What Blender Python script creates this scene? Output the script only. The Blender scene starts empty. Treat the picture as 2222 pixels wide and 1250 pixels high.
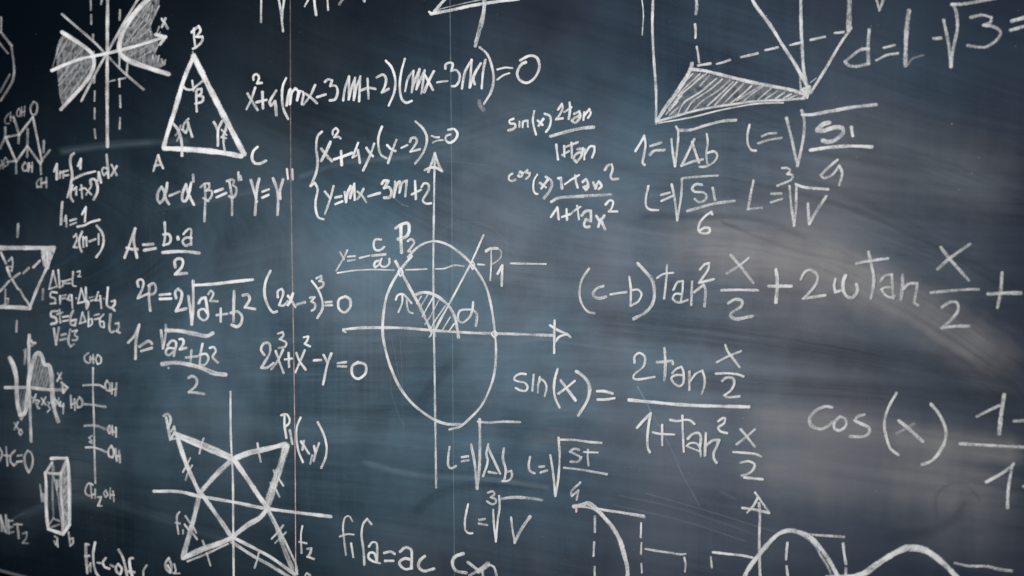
import bpy, math, random
from mathutils import Vector, Matrix

random.seed(11)
scene = bpy.context.scene
COL = scene.collection

# ------------------------------------------------------------------ camera
# photograph measures 2222 x 1250; board = the plane y = 0, x along it, z up
PW, PH, FPX = 2222.0, 1250.0, 3400.0
PHI = math.atan2(1111 + 2150, FPX)            # angle between the view and the board
PITCH, ROLL = math.radians(0.34), math.radians(0.40)
DIST, EYE = 2.30, 1.45
fwd0 = Vector((-math.cos(PHI), math.sin(PHI), 0))
right0 = fwd0.cross(Vector((0, 0, 1)))
up0 = Vector((0, 0, 1))
fwd = (fwd0 * math.cos(PITCH) + up0 * math.sin(PITCH)).normalized()
upp = (up0 * math.cos(PITCH) - fwd0 * math.sin(PITCH)).normalized()
CR, SR = math.cos(ROLL), math.sin(ROLL)
right = (right0 * CR + upp * -SR).normalized()
up = (upp * CR + right0 * SR).normalized()
EYEPOS = Vector((0, 0, EYE)) - fwd0 * DIST

cam_d = bpy.data.cameras.new('camera')
cam = bpy.data.objects.new('camera', cam_d)
COL.objects.link(cam)
cam.matrix_world = Matrix(((right.x, up.x, -fwd.x, EYEPOS.x), (right.y, up.y, -fwd.y, EYEPOS.y),
                           (right.z, up.z, -fwd.z, EYEPOS.z), (0, 0, 0, 1)))
cam_d.sensor_width = 36.0
cam_d.lens = FPX / PW * 36.0
cam_d.clip_start, cam_d.clip_end = 0.05, 100
cam_d.dof.use_dof = True
cam_d.dof.aperture_fstop = 6.6
scene.camera = cam


def at(px, py, y=0.0):
    """photo pixel -> point on the plane y (the board is y = 0)"""
    d = fwd + right * ((px - PW / 2) / FPX) - up * ((py - PH / 2) / FPX)
    t = (y - EYEPOS.y) / d.y
    return EYEPOS + d * t


cam_d.dof.focus_distance = (at(1000, 640) - EYEPOS).dot(fwd)

# ------------------------------------------------------------------ world, lamps, exposure
world = bpy.data.worlds.new('World')
scene.world = world
world.use_nodes = True
world.node_tree.nodes['Background'].inputs[0].default_value = (0.55, 0.75, 1.0, 1)
world.node_tree.nodes['Background'].inputs[1].default_value = 0.01


def area(name, loc, target, sx, sy, watts, color):
    l = bpy.data.lights.new(name, 'AREA')
    l.shape, l.size, l.size_y, l.energy, l.color = 'RECTANGLE', sx, sy, watts, color
    o = bpy.data.objects.new(name, l)
    COL.objects.link(o)
    o.location = loc
    o.rotation_euler = (Vector(target) - Vector(loc)).to_track_quat('-Z', 'Y').to_euler()
    return o


# soft room light in front of the board
area('room_light', (0.1, -3.1, 3.3), (-0.2, 0, 1.42), 2.2, 1.5, 125, (0.98, 1.0, 0.99))
area('left_fill_light', (-2.4, -2.3, 2.9), (-1.5, 0, 1.4), 1.2, 1.0, 22, (1.0, 0.90, 1.0))  # unseen fill lamp, added to lift and tint the left side
# unseen lamp added at the mirror angle for a soft sheen at the right
P = at(1650, 690)
v = (P - EYEPOS).normalized()
refl = Vector((v.x, -v.y, v.z))
area('sheen_light', P + refl * 2.4, P, 1.0, 0.8, 9, (1.0, 0.97, 0.94))

vs = scene.view_settings
vs.view_transform, vs.look, vs.exposure, vs.gamma = 'Standard', 'None', 0.0, 1.0
vs.use_curve_mapping = False
try:
    scene.cycles.transparent_max_bounces = 96
    scene.cycles.max_bounces = 4
    scene.cycles.use_denoising = True
except Exception:
    pass

# ------------------------------------------------------------------ helpers


class NT:
    def __init__(self, name):
        self.m = bpy.data.materials.new(name)
        self.m.use_nodes = True
        self.t = self.m.node_tree
        self.t.nodes.clear()

    def n(self, kind, **kw):
        nd = self.t.nodes.new(kind)
        for k, val in kw.items():
            if k.startswith('_'):
                nd.inputs[k[1:]].default_value = val
            else:
                setattr(nd, k, val)
        return nd

    def put(self, sock, val):
        if isinstance(val, (int, float, tuple)):
            sock.default_value = val
        else:
            self.t.links.new(val, sock)

    def math(self, op, a, b=0.0, c=None, clamp=False):
        nd = self.n('ShaderNodeMath', operation=op, use_clamp=clamp)
        self.put(nd.inputs[0], a)
        self.put(nd.inputs[1], b)
        if c is not None:
            self.put(nd.inputs[2], c)
        return nd.outputs[0]

    def ramp(self, x, a, b, lo=0.0, hi=1.0, smooth=True):
        nd = self.n('ShaderNodeMapRange', interpolation_type='SMOOTHSTEP' if smooth else 'LINEAR')
        self.put(nd.inputs['Value'], x)
        for k, val in (('From Min', a), ('From Max', b), ('To Min', lo), ('To Max', hi)):
            self.put(nd.inputs[k], val)
        return nd.outputs[0]

    def scaled(self, vec, s):
        nd = self.n('ShaderNodeVectorMath', operation='MULTIPLY')
        self.put(nd.inputs[0], vec)
        nd.inputs[1].default_value = s
        return nd.outputs[0]

    def add(self, a, b):
        nd = self.n('ShaderNodeVectorMath', operation='ADD')
        self.put(nd.inputs[0], a)
        self.put(nd.inputs[1], b)
        return nd.outputs[0]

    def noise(self, vec, scale, detail=2.0, rough=0.5, dist=0.0):
        nd = self.n('ShaderNodeTexNoise', _Scale=scale, _Detail=detail, _Roughness=rough, _Distortion=dist)
        self.put(nd.inputs['Vector'], vec)
        return nd.outputs['Fac']

    def mix(self, f, a, b):
        nd = self.n('ShaderNodeMix', data_type='RGBA')
        self.put(nd.inputs[0], f)
        self.put(nd.inputs[6], a)
        self.put(nd.inputs[7], b)
        return nd.outputs[2]

    def out(self, sh):
        o = self.n('ShaderNodeOutputMaterial')
        self.t.links.new(sh, o.inputs[0])
        return self.m


def c4(r, g, b):
    return (r, g, b, 1.0)


def principled(t, color, rough, spec=0.5, alpha=None, normal=None, metallic=0.0):
    p = t.n('ShaderNodeBsdfPrincipled')
    t.put(p.inputs['Base Color'], color)
    t.put(p.inputs['Roughness'], rough)
    t.put(p.inputs['Specular IOR Level'], spec)
    p.inputs['Metallic'].default_value = metallic
    if alpha is not None:
        t.put(p.inputs['Alpha'], alpha)
    if normal is not None:
        t.put(p.inputs['Normal'], normal)
    return p.outputs[0]


def board_material():
    t = NT('slate_board')
    pos = t.n('ShaderNodeTexCoord').outputs['Object']
    warp = t.n('ShaderNodeTexNoise', _Scale=0.9, _Detail=2.0).outputs['Color']
    nd = t.n('ShaderNodeVectorMath', operation='SUBTRACT')
    t.put(nd.inputs[0], warp)
    nd.inputs[1].default_value = (0.5, 0.5, 0.5)
    wp = t.add(pos, t.scaled(nd.outputs[0], (0.5, 0, 0.35)))
    cloud = t.ramp(t.noise(wp, 2.1, 5, 0.6), 0.30, 0.70, 0.45, 1.25)
    sp = t.n('ShaderNodeSeparateXYZ')
    t.put(sp.inputs[0], wp)
    lean = t.math('MULTIPLY', sp.outputs[0], t.ramp(sp.outputs[2], 1.36, 1.68, 0.0, 0.36))
    cb = t.n('ShaderNodeCombineXYZ')
    t.put(cb.inputs[0], sp.outputs[0])
    t.put(cb.inputs[2], t.math('ADD', sp.outputs[2], lean))
    wl = cb.outputs[0]
    fine = t.noise(t.scaled(wl, (3.5, 1, 150)), 1.0, 3, 0.6)
    wipe = t.noise(t.scaled(wl, (0.9, 1, 15)), 1.0, 5, 0.62)
    wipe2 = t.noise(t.scaled(wl, (2.0, 1, 55)), 1.0, 3, 0.6)
    drip = t.noise(t.scaled(pos, (70, 1, 1.4)), 1.0, 3, 0.6)
    drip_mask = t.ramp(t.noise(pos, 3.2, 2), 0.42, 0.65)
    grit = t.noise(pos, 420, 2, 0.7)
    tex = t.math('ADD', cloud, t.math('MULTIPLY', t.math('SUBTRACT', wipe, 0.5), 1.05))
    tex = t.math('ADD', tex, t.math('MULTIPLY', t.math('SUBTRACT', wipe2, 0.5), 0.50))
    tex = t.math('ADD', tex, t.math('MULTIPLY', t.math('MULTIPLY', t.math('SUBTRACT', fine, 0.5), drip_mask), 0.50))
    tex = t.math('ADD', tex, t.math('MULTIPLY', t.math('MULTIPLY', t.math('SUBTRACT', drip, 0.5), 0.45), drip_mask))
    tex = t.math('ADD', tex, t.math('MULTIPLY', t.math('SUBTRACT', grit, 0.5), 0.45))
    tex = t.math('MAXIMUM', tex, 0.05)
    # rubbed chalk, with the board's glow and dark corners painted into its falloff
    sx = t.n('ShaderNodeSeparateXYZ')
    t.put(sx.inputs[0], wp)
    dx = t.math('ADD', sx.outputs[0], 0.0)
    dz = t.math('SUBTRACT', t.math('SUBTRACT', sx.outputs[2], 1.41 - LOW_Z), t.math('MULTIPLY', sx.outputs[0], 0.05))
    rr = t.math('ADD', t.math('MULTIPLY', t.math('MULTIPLY', dz, dz), 7.6),
                t.math('MULTIPLY', t.math('MULTIPLY', dx, dx), 0.58))
    near = t.ramp(sx.outputs[0], 0.35, 0.95, 0.0, 0.9)
    rr = t.math('ADD', rr, near)
    glow_falloff = t.math('POWER', 2.71828, t.math('MULTIPLY', rr, -1.0))
    amount = t.math('MULTIPLY', t.math('MULTIPLY', glow_falloff, tex), DUST_GLOW)
    specks = t.math('MULTIPLY', t.ramp(t.noise(pos, 240, 1, 0.5), 0.775, 0.80), 0.30)
    amount = t.math('ADD', amount, specks, clamp=True)
    warm = t.math('MULTIPLY', t.ramp(t.noise(wp, 2.3, 2), 0.40, 0.66), 0.55)
    warm = t.math('MULTIPLY', warm, t.ramp(sx.outputs[0], -0.9, -0.1, 0.25, 1.0))
    row = t.ramp(t.math('ABSOLUTE', dz), 0.10, 0.30, 1.0, 0.0)
    warm = t.math('ADD', warm, t.math('MULTIPLY', row, t.ramp(sx.outputs[0], 0.0, 0.5, 0.0, 0.55)), clamp=True)
    tint = t.mix(warm, c4(0.34, 0.58, 0.755), c4(0.58, 0.59, 0.66))
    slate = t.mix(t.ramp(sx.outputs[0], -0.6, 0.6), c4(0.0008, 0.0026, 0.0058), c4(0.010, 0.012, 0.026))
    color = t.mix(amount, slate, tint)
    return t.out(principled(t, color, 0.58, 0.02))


def chalk_material(name, color):
    t = NT(name)
    a = t.n('ShaderNodeAttribute', attribute_name='chalk')
    s = t.n('ShaderNodeSeparateXYZ')
    t.put(s.inputs[0], a.outputs['Vector'])
    u, vv, e = s.outputs
    op = t.n('ShaderNodeAttribute', attribute_name='pressure').outputs['Fac']
    pos = t.n('ShaderNodeNewGeometry').outputs['Position']
    r = t.math('SQRT', t.math('ADD', t.math('MULTIPLY', u, u), t.math('POWER', t.math('MAXIMUM', e, 0.0), 2.0)))
    n1 = t.noise(pos, 380, 3, 0.65)
    n2 = t.noise(pos, 520, 3, 0.7)
    cv = t.n('ShaderNodeCombineXYZ')
    t.put(cv.inputs[0], t.math('MULTIPLY', u, 2.6))
    t.put(cv.inputs[1], t.math('MULTIPLY', vv, 38.0))
    fibre = t.noise(cv.outputs[0], 1.0, 2, 0.6)
    edge = t.math('ADD', r, t.math('MULTIPLY', t.math('SUBTRACT', n1, 0.5), 0.75))
    body = t.ramp(edge, 0.62, 1.14, 1.0, 0.0)
    dry = t.math('ADD', t.math('MULTIPLY', n2, 0.58), t.math('MULTIPLY', fibre, 0.42))
    # light pressure leaves the hollows of the slate bare
    lo = t.math('SUBTRACT', 0.60, t.math('MULTIPLY', op, 0.32))
    grain = t.ramp(dry, lo, t.math('ADD', lo, 0.20), 0.30, 1.0)
    alpha = t.math('MULTIPLY', t.math('MULTIPLY', body, grain), op, clamp=True)
    return t.out(principled(t, color, 0.95, 0.0, alpha))


def smear_material(name, color, rough=0.6, spec=0.0, streak=110.0, low=0.15):
    t = NT(name)
    a = t.n('ShaderNodeAttribute', attribute_name='chalk')
    s = t.n('ShaderNodeSeparateXYZ')
    t.put(s.inputs[0], a.outputs['Vector'])
    u, vv, e = s.outputs
    op = t.n('ShaderNodeAttribute', attribute_name='pressure').outputs['Fac']
    wid = t.n('ShaderNodeAttribute', attribute_name='half_width').outputs['Fac']
    pos = t.n('ShaderNodeNewGeometry').outputs['Position']
    cv = t.n('ShaderNodeCombineXYZ')
    t.put(cv.inputs[0], t.math('MULTIPLY', t.math('MULTIPLY', u, wid), streak))
    t.put(cv.inputs[1], t.math('MULTIPLY', vv, 1.5))
    st = t.noise(cv.outputs[0], 1.0, 5, 0.62, 0.25)
    soft = t.noise(pos, 7, 3, 0.55)
    au = t.math('ABSOLUTE', u)
    edge = t.math('ADD', au, t.math('MULTIPLY', t.math('SUBTRACT', st, 0.5), 0.8 * (1.1 - low)))
    fall = t.ramp(edge, 0.15, 1.02, 1.0, 0.0)
    ends = t.ramp(t.math('ADD', e, t.math('MULTIPLY', t.math('SUBTRACT', st, 0.5), 1.6)), -1.4, -0.1, 1.0, 0.0)
    rim = t.ramp(au, 0.86, 1.0, 1.0, 0.0)
    al = t.math('MULTIPLY', fall, ends)
    al = t.math('MULTIPLY', al, t.ramp(st, 0.28, 0.72, low, 1.0))
    al = t.math('MULTIPLY', al, t.ramp(soft, 0.3, 0.65, 0.5, 1.0))
    al = t.math('MULTIPLY', t.math('MULTIPLY', al, rim), op, clamp=True)
    return t.out(principled(t, color, rough, spec, al))


def fill_material():
    t = NT('rubbed_chalk')
    op = t.n('ShaderNodeAttribute', attribute_name='pressure').outputs['Fac']
    pos = t.n('ShaderNodeNewGeometry').outputs['Position']
    n1 = t.noise(pos, 85, 4, 0.6, 0.4)
    n2 = t.noise(pos, 700, 2, 0.6)
    al = t.math('MULTIPLY', t.ramp(n1, 0.30, 0.66, 0.18, 1.35), t.ramp(n2, 0.3, 0.6, 0.6, 1.0))
    al = t.math('MULTIPLY', al, op, clamp=True)
    return t.out(principled(t, c4(0.72, 0.74, 0.75), 0.95, 0.0, al))


def mesh_obj(name, verts, faces, mat, parent=None, attrs=None, loc=None):
    me = bpy.data.meshes.new(name)
    off = Vector(loc) if loc is not None else Vector((0, 0, 0))
    me.from_pydata([tuple(Vector(p) - off) for p in verts], [], faces)
    if attrs:
        for nm, (kind, vals) in attrs.items():
            at_ = me.attributes.new(nm, kind, 'POINT')
            if kind == 'FLOAT_VECTOR':
                at_.data.foreach_set('vector', [c for q in vals for c in q])
            else:
                at_.data.foreach_set('value', vals)
    me.materials.append(mat)
    me.update()
    o = bpy.data.objects.new(name, me)
    COL.objects.link(o)
    if loc is not None:
        o.location = loc
    if parent is not None:
        o.parent = parent
        o.location = off - parent.location
    return o


def box(name, lo, hi, mat, parent=None, bevel=0.0):
    x0, y0, z0 = lo
    x1, y1, z1 = hi
    vv = [(x0, y0, z0), (x1, y0, z0), (x1, y1, z0), (x0, y1, z0), (x0, y0, z1), (x1, y0, z1), (x1, y1, z1), (x0, y1, z1)]
    ff = [(0, 3, 2, 1), (4, 5, 6, 7), (0, 1, 5, 4), (1, 2, 6, 5), (2, 3, 7, 6), (3, 0, 4, 7)]
    o = mesh_obj(name, vv, ff, mat, parent)
    if bevel:
        b = o.modifiers.new('bevel', 'BEVEL')
        b.width, b.segments = bevel, 2
    return o


def tag(o, label, cat, group=None):
    o['label'], o['category'] = label, cat
    if group:
        o['group'] = group


# ---- pen strokes in photo pixels
def split_corners(pts, deg=86):
    runs, cur = [], [pts[0]]
    for i in range(1, len(pts) - 1):
        cur.append(pts[i])
        a = math.atan2(pts[i][1] - pts[i - 1][1], pts[i][0] - pts[i - 1][0])
        b = math.atan2(pts[i + 1][1] - pts[i][1], pts[i + 1][0] - pts[i][0])
        if abs((b - a + math.pi) % (2 * math.pi) - math.pi) > math.radians(deg):
            runs.append(cur)
            cur = [pts[i]]
    cur.append(pts[-1])
    runs.append(cur)
    return runs


def spline(pts, step):
    if len(pts) == 2:
        p = [pts[0], pts[1]]
        n = max(2, int(math.dist(*p) / step))
        return [(p[0][0] + (p[1][0] - p[0][0]) * i / n, p[0][1] + (p[1][1] - p[0][1]) * i / n) for i in range(n + 1)]
    out = []
    P_ = [(2 * pts[0][0] - pts[1][0], 2 * pts[0][1] - pts[1][1])] + list(pts) + \
         [(2 * pts[-1][0] - pts[-2][0], 2 * pts[-1][1] - pts[-2][1])]
    for i in range(1, len(P_) - 2):
        p0, p1, p2, p3 = P_[i - 1], P_[i], P_[i + 1], P_[i + 2]
        # centripetal knots keep the curve free of loops
        t1 = max(math.dist(p0, p1), 1e-3) ** .5
        t2 = t1 + max(math.dist(p1, p2), 1e-3) ** .5
        t3 = t2 + max(math.dist(p2, p3), 1e-3) ** .5
        n = max(2, int(math.dist(p1, p2) / step))
        for k in range(n):
            t = t1 + (t2 - t1) * k / n
            q = []
            for d in (0, 1):
                a1 = (t1 - t) / t1 * p0[d] + t / t1 * p1[d]
                a2 = (t2 - t) / (t2 - t1) * p1[d] + (t - t1) / (t2 - t1) * p2[d]
                a3 = (t3 - t) / (t3 - t2) * p2[d] + (t - t2) / (t3 - t2) * p3[d]
                b1 = (t2 - t) / t2 * a1 + t / t2 * a2
                b2 = (t3 - t) / (t3 - t1) * a2 + (t - t1) / (t3 - t1) * a3
                q.append((t2 - t) / (t2 - t1) * b1 + (t - t1) / (t2 - t1) * b2)
            out.append(tuple(q))
    out.append(pts[-1])
    return out


LAYER = [0]


class Strokes:
    """collects ribbons of chalk that lie on the board"""

    def __init__(self):
        self.v, self.f, self.ch, self.pr, self.hw = [], [], [], [], []

    def ribbon(self, pts, width, op, op2=None, over=1.32, step=3.0, wobble=0.10, layer=None, smooth_ends=1.0):
        pts = spline(pts, step)
        if len(pts) < 2:
            return
        h = width / 2
        op2 = op if op2 is None else op2
        LAYER[0] = (LAYER[0] + 1) % 70
        y0 = -(0.0003 + 0.000012 * LAYER[0]) if layer is None else layer
        # lengthen both ends for the round caps
        def ext(a, b):
            d = max(math.dist(a, b), 1e-6)
            return (a[0] + (a[0] - b[0]) / d * h * over * smooth_ends, a[1] + (a[1] - b[1]) / d * h * over * smooth_ends)
        first, last = ext(pts[0], pts[1]), ext(pts[-1], pts[-2])
        full = [first] + pts + [last]
        cum = [0.0]
        for i in range(1, len(full)):
            cum.append(cum[-1] + math.dist(full[i - 1], full[i]))
        tot = cum[-1]
        ph = random.uniform(0, 99)
        v0 = random.uniform(0, 40)
        base = len(self.v)
        n = len(full)
        for i, p in enumerate(full):
            a, b = full[max(0, i - 1)], full[min(n - 1, i + 1)]
            d = max(math.dist(a, b), 1e-6)
            nx, ny = -(b[1] - a[1]) / d, (b[0] - a[0]) / d
            s = cum[i]
            w = 1 + wobble * (math.sin(s / 9.0 + ph) * .6 + math.sin(s / 21.0 + ph * 1.7) * .7 + math.sin(s / 4.1 + ph * 2.3) * .35)
            hh = h * w * over
            e = max(h * over * smooth_ends - s, s - (tot - h * over * smooth_ends)) / h
            pv = (op + (op2 - op) * i / n) * (1 + 0.10 * math.sin(s / 14.0 + ph * 3.1) + 0.06 * math.sin(s / 5.0 + ph))
            yy = y0 - 0.000004 * i / n
            for k, side in ((0, -1), (1, 0), (2, 1)):
                q = at(p[0] + nx * hh * side, p[1] + ny * hh * side)
                dome = 0.00016 if side == 0 and layer is None else 0.0
                self.v.append((q.x, yy - dome, q.z))
                self.ch.append((side * over, v0 + cum[i] * 0.0006, e))
                self.pr.append(min(1.0, pv))
                self.hw.append(h * 0.0006)
            if i:
                j = base + 3 * i
                for k in (0, 1):
                    self.f.append((j - 3 + k, j - 2 + k, j + 1 + k, j + k))

    def stroke(self, pts, width, op, deg=86, **kw):
        for run in split_corners(pts, deg):
            self.ribbon(run, width, op, **kw)

    def build(self, name, mat, parent, loc=None):
        return mesh_obj(name, self.v, self.f, mat, parent,
                        {'chalk': ('FLOAT_VECTOR', self.ch), 'pressure': ('FLOAT', self.pr),
                         'half_width': ('FLOAT', self.hw)}, loc)


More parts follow.
